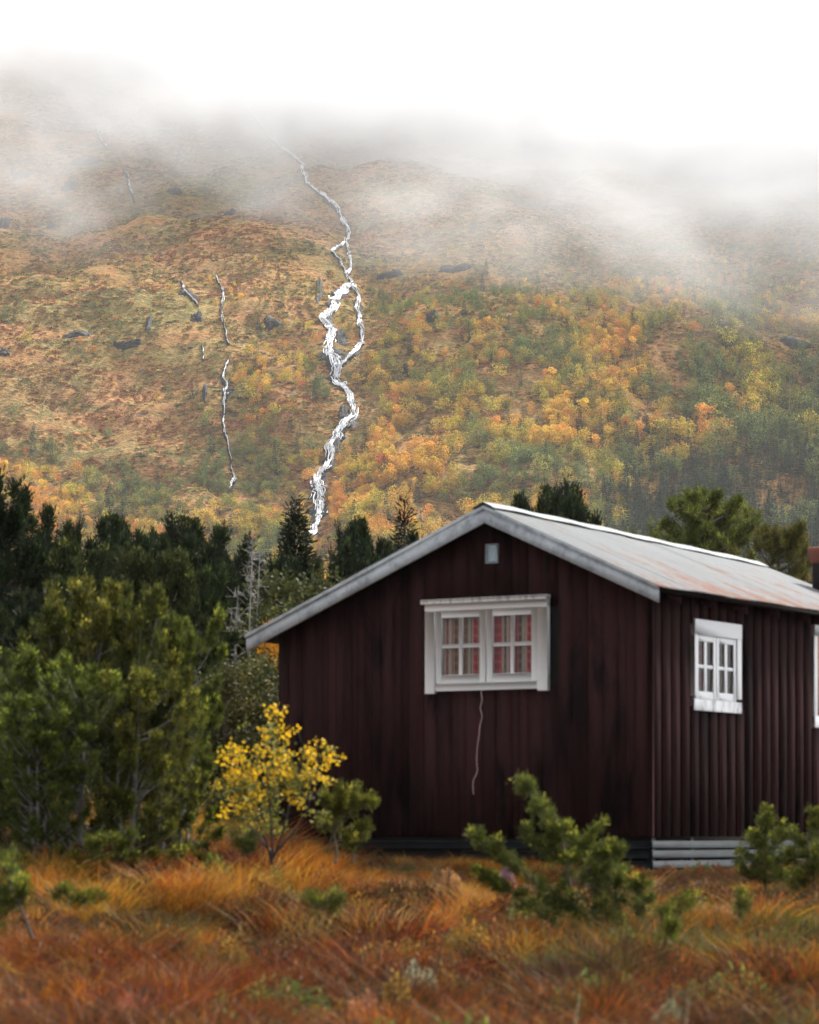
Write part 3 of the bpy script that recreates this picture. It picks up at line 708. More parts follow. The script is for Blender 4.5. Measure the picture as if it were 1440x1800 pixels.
# ------------------------------------------------------------------ the tree belt behind the cabin
jun = [juniper(11 + i, 4.0, 1.9 + .2 * (i % 3), 74, 640, .075, .026, 'juniper_dark', 'bark', 2, shape=['oval', 'column', 'cone', 'oval'][i], spread=.6) for i in range(4)]
jun.append(juniper(17, 4.0, 1.9, 74, 640, .075, .026, 'juniper_mid', 'bark_grey', 2, shape='oval', spread=.6))
sp = [spruce(31 + i, 5.0, 1.9, 36, 330, .080, .024, 'spruce') for i in range(2)]
G1 = 'dense evergreens of the belt behind the cabin'
def stand(kind, msh, H0, px, top, Y, label, cat, rz=None, wx=1, group=G1, nm=None):
    H = h_for(px, top, Y) * .95; s = H / H0
    return plant(nm or kind, label, cat, at(px, Y), msh[0], msh[1], None, None, rnd.random() * 6.28 if rz is None else rz, (s * wx, s * wx, s), group)
belt = [  # px, top py, depth, variant, width factor, label
    (14, 858, 47, 3, .95, 'tallest dark juniper at the left picture edge'),
    (66, 925, 49, 1, .75, 'juniper standing right beside the tallest one at the left edge'),
    (-45, 900, 49, 0, 1.0, 'dark juniper cut by the left picture edge'),
    (150, 962, 47, 4, .9, 'rounded juniper between the stiff spruce and the one with a bare leader'),
    (187, 918, 53, 0, .85, 'dark juniper under the thin bare leader on the left'),
    (250, 905, 54, 2, .8, 'pointed dark juniper in the middle of the left belt'),
    (293, 940, 55, 1, .6, 'small dark juniper right of the pointed one'),
    (222, 955, 51, 3, .85, 'broad dark juniper below the pointed one'),
    (367, 912, 52, 1, 1.05, 'dark juniper with a blunt top above the bushes, left of the dead birches'),
    (328, 948, 54, 0, .7, 'short juniper leaning on the blunt topped one'),
    (280, 975, 42, 4, .8, 'light green juniper in front of the dark belt'),
    (338, 1000, 44, 4, .7, 'olive juniper above the big front bush'),
    (412, 980, 56, 0, .7, 'dark juniper behind the dead grey birches'),
    (478, 985, 58, 3, .8, 'dark juniper right of the dead grey birches'),
    (592, 945, 57, 2, .7, 'thin pointed juniper just right of the dark spruce'),
    (625, 925, 58, 0, .7, 'juniper with twin tops above the left roof slope'),
    (652, 940, 60, 1, .6, 'slim juniper next to the twin topped one'),
    (684, 943, 59, 3, .75, 'low juniper at the foot of the thin tipped spruce'),
    (942, 880, 58, 0, .75, 'left one of the junipers peeping over the roof ridge'),
    (980, 856, 59, 1, .85, 'darkest juniper over the roof ridge'),
    (1024, 850, 60, 2, .9, 'juniper over the roof ridge nearest to the chimney side'),
    (120, 1035, 43, 0, .9, 'shaded juniper behind the left bush'),
    (55, 1010, 42, 2, 1.0, 'shaded juniper behind the far left of the bush'),
    (392, 1040, 47, 3, .6, 'shaded juniper under the dead birches'),
    (545, 1035, 56, 0, .9, 'dark juniper low above the left end of the roof'),
    (230, 1030, 46, 1, 1.0, 'shaded juniper in the middle of the belt behind the bush'),
    (452, 1050, 50, 2, .7, 'shaded juniper left of the roof tip'),
]
for px, top, Y, v, wx, lab in belt:
    wx *= h_for(px, top, Y) ** -0.35 * 1.55
    stand('juniper_tree', jun[v], 4.0, px, top, Y, lab, 'juniper', wx=wx)
G2 = 'spruces of the belt behind the cabin'
stand('spruce_tree', sp[0], 5.0, 519, 850, 62, 'dark dense spruce in front of the foot of the waterfall', 'spruce', wx=1.12, group=G2)
stand('spruce_tree', sp[1], 5.0, 112, 905, 50, 'stiff spruce with upright side shoots on the left', 'spruce', wx=1.15, group=G2)
thin = spruce(35, 5.0, 1.5, 26, 90, .12, .026, 'spruce', .12)
stand('spruce_tree', thin, 5.0, 710, 850, 61, 'slim spruce with a long thin tip left of the gable peak', 'spruce', wx=.78, group=G2)
stand('spruce_tree', spruce(37, 5.0, 1.2, 30, 16, .10, .018, 'spruce', .5), 5.0, 194, 878, 56, 'sparse spruce with a thin bare leader in the left belt', 'spruce', wx=.6, group=G2)
pn = pine(41, 7.0, 3.8, 74, 34, .15, .020, 'pine')
stand('pine_tree', pn, 7.0, 1240, 836, 62, 'tall open pine behind the rusty metal roof', 'pine', rz=.4, wx=.80, group='pines behind the roof')
pn2 = pine(43, 5.0, 3.2, 50, 28, .13, .018, 'pine', .5)
stand('pine_tree', pn2, 5.0, 1338, 915, 60, 'lower pine leaning right beside the tall pine', 'pine', rz=.1, wx=.6, group='pines behind the roof')
stand('pine_tree', pn2, 5.0, 1152, 930, 61, 'low pine at the left foot of the tall pine', 'pine', rz=2.6, wx=.45, group='pines behind the roof')
stand('pine_tree', pn2, 5.0, 1405, 1000, 60, 'lowest pine, just left of the chimney', 'pine', rz=3.6, wx=.5, group='pines behind the roof')
dl = leafy(51, 4.0, 2.2, 66, 190, .085, 'birch_green', stems=3)
dl2 = leafy(52, 4.0, 2.6, 80, 210, .08, 'birch_green', stems=4, low=.02)
yl = leafy(53, 4.0, 2.0, 40, 110, .085, 'birch_yellow', stems=3)
G3 = 'leafy birches beside the cabin'
stand('birch_tree', dl, 4.0, 522, 985, 51, 'yellowish green birch rising behind the left roof slope', 'birch', wx=.95, group=G3)
stand('birch_tree', dl, 4.0, 470, 1035, 47, 'green birch with a few yellow leaves at the roof tip', 'birch', wx=.9, group=G3)
stand('birch_tree', dl2, 4.0, 440, 1130, 43.5, 'dark green leafy birch filling the corner left of the gable', 'birch', wx=1.15, group=G3)
stand('birch_tree', dl2, 4.0, 392, 1160, 41, 'dark green leafy birch between the bush and the gable', 'birch', wx=1.1, group=G3)
stand('birch_tree', yl, 4.0, 476, 1085, 44.5, 'thin birch with yellow leaves under the left roof tip', 'birch', wx=.28, group=G3)
# dead birches: bare, grey, with short broken twigs
def dead(seed, H):
    rg = np.random.default_rng(seed); t = MB(); b = MB()
    ax = curve([[0, 0, -.1], [.03, 0, H * .3], [-.05, .03, H * .65], [.02, 0, H]], 16); tube(t, ax, np.linspace(.03, .006, 16), 6)
    for i in range(46):
        h = rg.uniform(.25, .98); p0 = np.array([np.interp(h * 15, range(16), ax[:, j]) for j in range(3)]); az = rg.random() * 6.28; L_ = rg.uniform(.12, .5) * (1.15 - h)
        d = np.array([math.cos(az), math.sin(az), rg.uniform(-.2, .7)]); P = curve([p0, p0 + d * L_ * .5 + rg.normal(size=3) * .03, p0 + d * L_ + rg.normal(size=3) * .05], 6)
        tube(b, P, np.linspace(.009, .003, 6), 4)
        for k in range(3): q = P[rg.integers(2, 6)]; tube(b, np.array([q, q + rg.normal(size=3) * .09 + [0, 0, .04]]), .003, 3)
    return b.mesh('dead_twigs', M['bark_birch'], True), t.mesh('dead_trunk', M['bark_birch'], True)
for i, (px, top, Y, lab) in enumerate([(443, 935, 46, 'tallest bare grey dead birch left of the roof'), (455, 965, 47, 'bare grey dead birch close behind the tallest one'), (417, 1030, 44, 'short bare dead birch left of the tallest one')]):
    H = h_for(px, top, Y); d = dead(61 + i, H); t = empty('dead_birch', at(px, Y)); tag(t, lab, 'dead tree', 'dead grey birches left of the roof')
    link('trunk', d[1], t); link('twigs', d[0], t)['kind'] = 'stuff'

# ------------------------------------------------------------------ the big soft bush on the left, made of several junipers
fb = [juniper(71 + i, 2.2, 1.35, 72, 560, .040, .015, ['juniper_olive', 'juniper', 'juniper_olive'][i], 'bark_grey', 3, shape=['oval', 'column', 'oval'][i], spread=.7) for i in range(3)]
G4 = 'junipers forming the big bush on the left'
for px, top, Y, v, wx, lab in [
    (185, 1036, 31.0, 0, 1.0, 'tallest juniper of the big left bush, with grey stems'),
    (240, 1040, 30.5, 1, .75, 'upright juniper just right of the tallest in the big bush'),
    (305, 1085, 31.5, 2, .72, 'juniper with a drooping right side at the right end of the big bush'),
    (92, 1075, 31.0, 1, .85, 'olive juniper left of the tallest in the big bush'),
    (36, 1150, 29.5, 0, .95, 'juniper of the big bush near the left picture edge'),
    (-25, 1170, 30.0, 2, 1.0, 'juniper cut by the left edge of the picture, low in the bush'),
    (140, 1165, 29.0, 2, 1.0, 'low rounded juniper in front of the tallest one'),
    (222, 1190, 29.2, 0, 1.05, 'low broad juniper in the front middle of the big bush'),
    (285, 1180, 29.6, 1, .85, 'low juniper front right in the big bush'),
    (328, 1230, 30.4, 2, .62, 'smallest juniper at the right foot of the big bush'),
    (70, 1230, 28.8, 0, 1.0, 'low juniper at the front left foot of the big bush')]:
    wx *= h_for(px, top, Y) ** -0.4 * 1.35
    stand('juniper_bush', fb[v], 2.2, px, top, Y, lab, 'juniper', wx=wx, group=G4)

# ------------------------------------------------------------------ small plants in front of the cabin
def px_plant(name, label, cat, Y, base, stems, plumes, mat, bark, ln, wd, seed, dens=520, group=None, rad=.075):
    """a small conifer whose stems and shoots follow the photograph; every point gets its own depth"""
    rg = np.random.default_rng(seed); X0 = (base[0] - U0) / F * Y; Z0 = float(ground_z(X0, Y)); c = MB(); t = MB()
    def conv(pts, dd):
        return np.array([[(x - U0) / F * Y - X0, dd * i / max(1, len(pts) - 1) + rg.normal() * .015, (V0 - y) / F * Y - Z0] for i, (x, y) in enumerate(pts)])
    for pts, r in stems:
        P = curve(conv(pts, rg.uniform(-.15, .15)), 10); tube(t, P, np.linspace(r, r * .5, 10), 6)
    for pts, r in plumes:
        P = curve(conv(pts, rg.uniform(-.3, .3)), 9); tube(t, P[:8], np.linspace(.009, .003, 8), 4)
        Lp = np.linalg.norm(np.diff(P, axis=0), axis=1).sum()
        plume(c, P, r, r * .5, int(dens * Lp / .4), ln, wd, rg, .0, 1.0, .3, .12)
        for j in range(int(5 + 14 * Lp)):                      # side sprigs
            f = rg.random() * 7; q = np.array([np.interp(f, range(9), P[:, k]) for k in range(3)])
            d = unit(unit(P[-1] - P[0]) + rg.normal(size=3) * .8 + [0, 0, .3]) * r * rg.uniform(1.2, 2.1)
            plume(c, np.array([q, q + d * .6, q + d + [0, 0, .02]]), r * .35, r * .2, int(dens * .16), ln, wd, rg, .2, 1.1, .4, .14)
    e = empty(name, (X0, Y, Z0 + CZ)); tag(e, label, cat, group)
    t.build('trunk', M[bark], e, True); c.build('crown', M[mat], e)
    return e
px_plant('small_juniper', 'leaning green juniper with a bent top in front of the gable', 'juniper', 25.5, (1004, 1580),
    [([(1004, 1590), (1000, 1540), (992, 1490), (978, 1440)], .022), ([(1004, 1590), (1040, 1560), (1090, 1550)], .014), ([(1004, 1590), (960, 1560), (920, 1560)], .014)],
    [([(985, 1490), (968, 1440), (945, 1405), (915, 1368)], .09), ([(990, 1500), (975, 1465), (955, 1440)], .10), ([(985, 1510), (955, 1490), (925, 1470)], .07), ([(1000, 1520), (1020, 1490), (1045, 1462)], .08),
     ([(960, 1560), (900, 1520), (862, 1490), (828, 1464)], .075), ([(930, 1575), (880, 1560), (835, 1530)], .05), ([(1000, 1560), (960, 1580), (925, 1590)], .10),
     ([(1010, 1550), (1060, 1520), (1085, 1500)], .09), ([(1020, 1560), (1070, 1545), (1105, 1530)], .09), ([(1000, 1560), (980, 1600), (965, 1620)], .08), ([(1010, 1570), (1050, 1600), (1090, 1618)], .10),
     ([(1040, 1570), (1100, 1580), (1150, 1600)], .08), ([(1150, 1610), (1185, 1615), (1205, 1580)], .075), ([(1030, 1530), (1070, 1495), (1075, 1485)], .07), ([(1000, 1590), (1020, 1610), (1040, 1625)], .09), ([(1060, 1560), (1110, 1560), (1140, 1550)], .07)],
    'juniper', 'bark', .034, .012, 81, 620)
px_plant('small_juniper', 'little green juniper with dark crooked stems next to the yellow sapling', 'juniper', 29, (598, 1510),
    [([(590, 1518), (592, 1490), (585, 1462), (600, 1430)], .016), ([(620, 1515), (625, 1480), (618, 1450)], .014), ([(575, 1500), (580, 1480), (590, 1460)], .010)],
    [([(590, 1440), (596, 1410), (604, 1382)], .075), ([(600, 1440), (630, 1415), (655, 1412)], .07), ([(590, 1450), (575, 1420), (572, 1402)], .06), ([(600, 1455), (580, 1450), (565, 1455)], .05), ([(610, 1455), (630, 1450), (640, 1470)], .07), ([(600, 1470), (610, 1480), (628, 1490)], .06), ([(600, 1430), (615, 1400), (620, 1395)], .06)],
    'juniper', 'bark', .032, .011, 82, 600)
px_plant('small_juniper', 'bushy pointed juniper before the plinth of the long wall', 'juniper', 31, (1345, 1565),
    [([(1345, 1575), (1345, 1520), (1344, 1450)], .018)],
    [([(1345, 1480), (1345, 1450), (1345, 1420)], .06), ([(1345, 1500), (1325, 1480), (1318, 1462)], .07), ([(1345, 1500), (1365, 1485), (1378, 1462)], .07), ([(1345, 1530), (1318, 1515), (1305, 1495)], .08),
     ([(1345, 1530), (1372, 1515), (1388, 1500)], .08), ([(1345, 1545), (1315, 1540), (1305, 1525)], .07), ([(1345, 1550), (1370, 1545), (1392, 1540)], .08), ([(1345, 1510), (1345, 1490), (1342, 1470)], .09), ([(1345, 1550), (1340, 1540), (1335, 1510)], .10)],
    'juniper', 'bark', .032, .011, 83, 600, 'junipers at the right edge')
px_plant('small_juniper', 'juniper with loose upright shoots cut by the right picture edge', 'juniper', 30, (1432, 1560),
    [([(1432, 1570), (1430, 1520), (1428, 1470)], .018)],
    [([(1425, 1500), (1405, 1478), (1396, 1466)], .045), ([(1430, 1480), (1432, 1450), (1430, 1428)], .055), ([(1430, 1530), (1400, 1520), (1385, 1500)], .08), ([(1430, 1530), (1450, 1500), (1462, 1470)], .08),
     ([(1430, 1550), (1405, 1550), (1390, 1545)], .08), ([(1430, 1540), (1430, 1520), (1425, 1495)], .10), ([(1430, 1550), (1460, 1545), (1480, 1520)], .09)],
    'juniper', 'bark', .032, .011, 84, 600, 'junipers at the right edge')
px_plant('small_juniper', 'young green juniper shoot low at the left picture edge', 'juniper', 21.5, (52, 1640),
    [([(58, 1650), (42, 1600), (22, 1555)], .013)],
    [([(30, 1570), (22, 1540), (8, 1515)], .055), ([(35, 1580), (15, 1575), (-8, 1560)], .06), ([(38, 1590), (48, 1570), (40, 1550)], .04), ([(30, 1590), (10, 1610), (-10, 1600)], .05)],
    'juniper', 'bark', .042, .010, 85, 380)
for i, (bx, by, pl, lab) in enumerate([
    ((165, 1512), 28, [([(165, 1512), (163, 1490), (160, 1475)], .02), ([(163, 1495), (180, 1480), (188, 1472)], .02)], 'tiny twiggy juniper below the big left bush'),
    ((208, 1508), 28, [([(208, 1508), (222, 1485), (236, 1468)], .035), ([(215, 1495), (208, 1482), (204, 1475)], .02)], 'tiny leaning juniper with a green tuft below the big left bush'),
    ((430, 1500), 27, [([(440, 1500), (420, 1482), (402, 1472)], .04), ([(440, 1500), (445, 1480), (442, 1470)], .035)], 'low juniper sprig at the left foot of the yellow sapling'),
    ((1300, 1612), 24, [([(1300, 1612), (1300, 1595), (1302, 1575)], .035)], 'single short green shoot right of the leaning juniper'),
    ((1165, 1668), 22, [([(1165, 1668), (1170, 1640), (1180, 1622)], .03)], 'dark low shoot below the right arm of the leaning juniper'),
    ((570, 1600), 21.5, [([(570, 1600), (560, 1588), (548, 1582)], .035), ([(572, 1600), (585, 1590), (600, 1584)], .035)], 'flat green sprig in the rusty grass below the small juniper'),
    ((120, 1578), 22, [([(125, 1590), (120, 1575), (105, 1570)], .04), ([(125, 1590), (150, 1578), (185, 1572)], .04)], 'creeping green juniper in the grass at lower left')]):
    px_plant('juniper_sprig', lab, 'juniper', by, bx, [([bx, (bx[0], bx[1] - 12)], .006)], pl, 'juniper', 'bark', .040, .010, 90 + i, 330, 'tiny junipers in the grass')
# the yellow sapling
def sapling():
    rg = np.random.default_rng(99); Y = 27.5; X0 = (478 - U0) / F * Y; Z0 = float(ground_z(X0, Y)); c = MB(); t = MB(); g = MB()
    cv = lambda x, y, d=0: np.array([(x - U0) / F * Y - X0, d, (V0 - y) / F * Y - Z0])
    limbs = [[(478, 1520), (470, 1480), (452, 1440), (430, 1380), (412, 1330)], [(478, 1520), (480, 1470), (474, 1400), (470, 1340), (466, 1292)], [(480, 1510), (500, 1460), (512, 1400), (525, 1350), (538, 1310)],
             [(478, 1500), (445, 1460), (415, 1420), (392, 1385)], [(482, 1500), (530, 1450), (550, 1400), (562, 1350), (570, 1318)], [(470, 1450), (440, 1400), (425, 1370), (398, 1335)], [(476, 1420), (490, 1370), (488, 1330), (492, 1300)], [(500, 1270), (492, 1262), (486, 1250)]]
    for i, l in enumerate(limbs):
        if i == 7: l = [(470, 1300), (478, 1280), (488, 1262), (498, 1246)]
        d = rg.uniform(-.3, .3); P = curve([cv(x, y, d * k / 3) for k, (x, y) in enumerate(l)], 14); tube(t, P, np.linspace(.013 if i < 7 else .004, .003, 14), 5)
        for j in range(26 if i < 7 else 5):
            f = rg.uniform(.3, 1); q = np.array([np.interp(f * 13, range(14), P[:, k]) for k in range(3)]); e = q + rg.normal(size=3) * [.09, .09, .06] * (1.4 - f * .5) + [0, 0, .04]
            tube(t, np.array([q, (q + e) / 2 + rg.normal(size=3) * .01, e]), .0022, 3)
            n = rg.integers(7, 19); Pc = e + rg.normal(size=(n, 3)) * .032
            low = rg.random() < (.8 if f < .6 else .22)
            leaves(g if low else c, Pc, rg.normal(size=(n, 3)) + [0, 0, -.2], .038 * rg.uniform(.7, 1.3, n), .03, rg, (.2 if low else .25) + .3 * rg.random() + .5 * rg.random(n))
    e = empty('birch_sapling', (X0, Y, Z0 + CZ)); tag(e, 'young birch sapling with bright yellow leaves in front of the gable', 'sapling')
    t.build('trunk', M['soot'], e, True); c.build('crown', M['birch_yellow'], e); g.build('lower_leaves', M['sap_green'], e)
M['sap_green'] = leaf_mat('olive_leaves', (.04, .05, .012), (.16, .17, .03), c3=(.34, .30, .05))
sapling()
# pale heather cushions and a pink tuft
def cushion(seed, W, H, n, leaf):
    rg = np.random.default_rng(seed); c = MB(); t = MB()
    for i in range(16): a = rg.random() * 6.28; r = W / 2 * rg.random(); tube(t, np.array([[0, 0, -.03], [math.cos(a) * r * .5, math.sin(a) * r * .5, H * .4], [math.cos(a) * r, math.sin(a) * r, H * .8]]), .003, 3)
    a = rg.random(n) * 6.28; r = np.sqrt(rg.random(n)) * W / 2; k = vnoise(np.cos(a) * r * 9 + seed, np.sin(a) * r * 9)
    z = H * (1 - (2 * r / W) ** 2 * .7) * (.35 + .65 * k) * rg.uniform(.5, 1, n) ** .5
    leaves(c, np.stack([np.cos(a) * r, np.sin(a) * r, z], 1), rg.normal(size=(n, 3)) + [0, 0, 1.2], leaf * rg.uniform(.6, 1.4, n), leaf * .6, rg, .2 * rg.random(n) + .7 * k * rg.random(n))
    return c, t
M['pale'] = leaf_mat('pale_heather', (.12, .12, .06), (.42, .42, .26), c3=(.55, .33, .26)); M['pinkish'] = leaf_mat('pink_flowers', (.22, .10, .12), (.55, .36, .42), c3=(.7, .5, .55))
M['salmon'] = leaf_mat('salmon_leaves', (.14, .06, .03), (.42, .18, .08), c3=(.55, .32, .18))
for i, (px, Y, W, H, m_, lab) in enumerate([(728, 20.5, .55, .26, 'pale', 'pale green heather cushion in the rusty grass, bottom centre'), (890, 33.5, .22, .30, 'pinkish', 'small tuft of pink flowers close to the gable plinth'),
        (650, 18.6, .5, .22, 'salmon', 'salmon coloured low bush at the bottom edge, left of centre'), (250, 18.2, .6, .22, 'salmon', 'salmon coloured low bush at the bottom left'),
        (30, 18.4, .5, .24, 'salmon', 'salmon coloured low bush in the bottom left corner'), (1180, 18.6, .45, .22, 'pale', 'grey green heather cushion bottom right of centre'), (100, 22.5, .7, .16, 'pale', 'pale green cushion beside the left juniper shoot'),
        (785, 30, .5, .30, 'salmon', 'dry salmon tinted tuft before the gable'), (1275, 26, .5, .2, 'salmon', 'dry reddish cushion right of the leaning juniper')]):
    c, t = cushion(120 + i, W, H + .30, 3600, .022); e = empty('heather_cushion', at(px, Y)); tag(e, lab, 'heather', 'heather cushions in the grass')
    t.build('stem', M['bark'], e); c.build('foliage', M[m_], e)

# ------------------------------------------------------------------ scattered stuff through geometry nodes
def scatter(name, pts, rot, scl, kinds, sources, label=None, mat=None):
    """one object of scattered clumps; sources are unlinked prototypes"""
    me = bpy.data.meshes.new(name + '_points'); me.vertices.add(len(pts)); me.vertices.foreach_set('co', np.asarray(pts, float).ravel())
    a = me.attributes.new('rot', 'FLOAT_VECTOR', 'POINT'); a.data.foreach_set('vector', np.asarray(rot, float).ravel())
    a = me.attributes.new('scl', 'FLOAT_VECTOR', 'POINT'); a.data.foreach_set('vector', np.asarray(scl, float).ravel())
    a = me.attributes.new('sort', 'INT', 'POINT'); a.data.foreach_set('value', np.asarray(kinds, np.int32))
    o = link(name, me); o['kind'] = 'stuff'
    if label: o['label'] = label
    g = bpy.data.node_groups.new(name + '_nodes', 'GeometryNodeTree')
    g.interface.new_socket('Geometry', in_out='INPUT', socket_type='NodeSocketGeometry'); g.interface.new_socket('Geometry', in_out='OUTPUT', socket_type='NodeSocketGeometry')
    gi = g.nodes.new('NodeGroupInput'); go = g.nodes.new('NodeGroupOutput'); jn = g.nodes.new('GeometryNodeJoinGeometry')
    def attr(nm, ty):
        x = g.nodes.new('GeometryNodeInputNamedAttribute'); x.data_type = ty; x.inputs['Name'].default_value = nm; return [s for s in x.outputs if s.enabled and s.name == 'Attribute'][0]
    ar, asc, ak = attr('rot', 'FLOAT_VECTOR'), attr('scl', 'FLOAT_VECTOR'), attr('sort', 'INT')
    e2r = g.nodes.new('FunctionNodeEulerToRotation'); g.links.new(ar, e2r.inputs[0])
    for k, srcm in enumerate(sources):
        so = bpy.data.objects.new(name + '_prototype', srcm)
        oi = g.nodes.new('GeometryNodeObjectInfo'); oi.inputs['Object'].default_value = so; oi.inputs['As Instance'].default_value = True
        cp = g.nodes.new('FunctionNodeCompare'); cp.data_type = 'INT'; cp.operation = 'EQUAL'
        g.links.new(ak, cp.inputs[2]); cp.inputs[3].default_value = k
        ip = g.nodes.new('GeometryNodeInstanceOnPoints')
        g.links.new(gi.outputs[0], ip.inputs['Points']); g.links.new(cp.outputs[0], ip.inputs['Selection']); g.links.new(oi.outputs['Geometry'], ip.inputs['Instance'])
        g.links.new(e2r.outputs[0], ip.inputs['Rotation']); g.links.new(asc, ip.inputs['Scale']); g.links.new(ip.outputs[0], jn.inputs[0])
    g.links.new(jn.outputs[0], go.inputs[0])
    md = o.modifiers.new('scatter', 'NODES'); md.node_group = g
    return o
rg = np.random.default_rng(5)
# grass -----------------------------------------------------------
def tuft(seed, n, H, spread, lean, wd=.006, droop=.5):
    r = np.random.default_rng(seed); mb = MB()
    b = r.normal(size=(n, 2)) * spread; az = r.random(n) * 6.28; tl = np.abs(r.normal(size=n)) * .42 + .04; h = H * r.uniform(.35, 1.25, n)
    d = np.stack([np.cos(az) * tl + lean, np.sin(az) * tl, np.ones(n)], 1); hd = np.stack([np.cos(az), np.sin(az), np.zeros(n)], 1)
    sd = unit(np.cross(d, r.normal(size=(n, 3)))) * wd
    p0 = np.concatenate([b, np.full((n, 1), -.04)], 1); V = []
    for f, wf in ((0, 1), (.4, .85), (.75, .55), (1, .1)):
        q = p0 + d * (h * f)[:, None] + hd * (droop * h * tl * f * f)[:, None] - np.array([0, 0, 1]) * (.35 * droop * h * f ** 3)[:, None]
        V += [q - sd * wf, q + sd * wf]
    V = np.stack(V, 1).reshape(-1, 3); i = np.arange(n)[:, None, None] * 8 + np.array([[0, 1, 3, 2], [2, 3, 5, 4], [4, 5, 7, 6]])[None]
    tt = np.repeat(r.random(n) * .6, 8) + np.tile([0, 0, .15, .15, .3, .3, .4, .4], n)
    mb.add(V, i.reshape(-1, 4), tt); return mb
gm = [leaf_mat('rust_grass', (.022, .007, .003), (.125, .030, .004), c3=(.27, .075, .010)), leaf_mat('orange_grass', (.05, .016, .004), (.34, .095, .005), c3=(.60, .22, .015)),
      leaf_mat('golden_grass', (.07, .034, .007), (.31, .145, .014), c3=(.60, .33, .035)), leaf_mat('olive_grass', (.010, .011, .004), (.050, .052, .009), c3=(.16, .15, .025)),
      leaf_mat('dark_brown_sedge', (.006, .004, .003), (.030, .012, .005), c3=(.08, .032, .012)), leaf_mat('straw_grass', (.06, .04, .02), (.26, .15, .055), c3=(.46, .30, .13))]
src = []
for k, m_ in enumerate(gm):
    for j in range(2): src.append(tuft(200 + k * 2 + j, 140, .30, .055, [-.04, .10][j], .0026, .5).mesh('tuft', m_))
n = 25000
Yc = np.sqrt(rg.uniform(13.0 ** 2, 50.0 ** 2, n)); Xc = (rg.random(n) - .5) * (.30 * Yc + 3.6)
# keep off the cabin's footprint
lx = (Xc - 2.873) * math.cos(TH) + (Yc - 36) * math.sin(TH); ly = -(Xc - 2.873) * math.sin(TH) + (Yc - 36) * math.cos(TH)
keep = ~((lx > -.08) & (ly > -.08) & (lx < 7.5) & (ly < GW + .1)); dense = fbm(Xc / .8, Yc / 1.2, 2, 70)
keep &= rg.random(n) < .30 + .9 * sst(.35, .6, dense); Xc, Yc, lx, ly = Xc[keep], Yc[keep], lx[keep], ly[keep]; n = len(Xc)
Zc = ground_z(Xc, Yc)
pxs = U0 + F * Xc / Yc; pys = V0 - F * Zc / Yc
n1 = fbm(Xc / 1.3, Yc / 3.0, 2, 80); n2 = fbm(Xc / .6 + 9, Yc / 1.7, 2, 90); rr = rg.random(n)
sc_ = np.zeros((n, 6))
far = sst(23, 29, Yc)
bot = sst(22.5, 18.5, Yc)
dk = sst(.52, .36, n2)
sc_[:, 0] = .18 + 1.5 * sst(.46, .58, n1) * (1 - .5 * far); sc_[:, 1] = .12 + (.35 + 1.3 * far) * sst(.48, .60, n2); sc_[:, 2] = .03 + 1.5 * far * sst(.46, .58, n1 * .4 + n2 * .6) + 1.2 * far * sst(500, 300, pxs) * sst(.40, .5, n2)
sc_[:, 3] = .10 + 1.5 * sst(.50, .38, n1); sc_[:, 4] = .35 * (1 - far) + .10 + 2.3 * dk + .9 * bot; sc_[:, 5] = .03 + .5 * far * sst(.52, .62, fbm(Xc / .9 + 4, Yc / 1.8, 2, 97)) + .8 * np.exp(-((pxs - 800) / 90) ** 2 - ((Yc - 31) / 3) ** 2)
cs = np.cumsum(sc_, 1); kk = (rr[:, None] * cs[:, -1:] > cs).sum(1)
hgt = .22 + 1.45 * sst(.25, .75, fbm(Xc / .55 + 2, Yc / .8, 2, 66)) + rg.normal(size=n) * .14
near_wall = (1 - sst(.0, 2.2, np.maximum(-ly, -lx)))          # shorter grass close to the plinth
hgt = np.clip(hgt * (1 - .62 * near_wall), .2, 1.5)
hgt *= 1 - .45 * sst(28.5, 32.5, Yc) * sst(-1.6, -.4, Xc)
hgt *= np.where((pxs > 1120) & (pxs < 1320) & (Yc > 28), .62, 1)
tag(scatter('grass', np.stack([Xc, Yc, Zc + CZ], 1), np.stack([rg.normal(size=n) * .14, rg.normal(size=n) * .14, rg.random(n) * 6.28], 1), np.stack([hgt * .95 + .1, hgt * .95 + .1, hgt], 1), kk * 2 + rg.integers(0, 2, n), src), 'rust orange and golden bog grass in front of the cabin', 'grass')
# low heath and blaeberry between the grass
bm = [leaf_mat('bilberry_leaves', (.03, .035, .01), (.13, .14, .03), c3=(.33, .30, .07)), leaf_mat('red_bilberry_leaves', (.03, .012, .005), (.14, .045, .012), c3=(.30, .12, .03)), leaf_mat('brown_heath', (.02, .012, .006), (.12, .055, .018), c3=(.34, .19, .07)), leaf_mat('straw_heath', (.06, .032, .008), (.27, .13, .022), c3=(.52, .30, .07))]
bs_ = []
for k in range(3):
    c, t = cushion(150 + k, .34, .20, 420, .022); bs_ += [c.mesh('low_heath', m__) for m__ in bm]
n = 6800; Yc = np.sqrt(rg.uniform(13.0 ** 2, 40.0 ** 2, n)); Xc = (rg.random(n) - .5) * (.30 * Yc + 3)
lx = (Xc - 2.873) * math.cos(TH) + (Yc - 36) * math.sin(TH); ly = -(Xc - 2.873) * math.sin(TH) + (Yc - 36) * math.cos(TH)
keep = ~((lx > -.3) & (ly > -.3)) & (fbm(Xc / .7 + 30, Yc / 1.0, 3, 111) > .47); Xc, Yc = Xc[keep], Yc[keep]; n = len(Xc)
q = rg.uniform(.6, 1.35, n) * (1 - .5 * sst(30, 33, Yc))
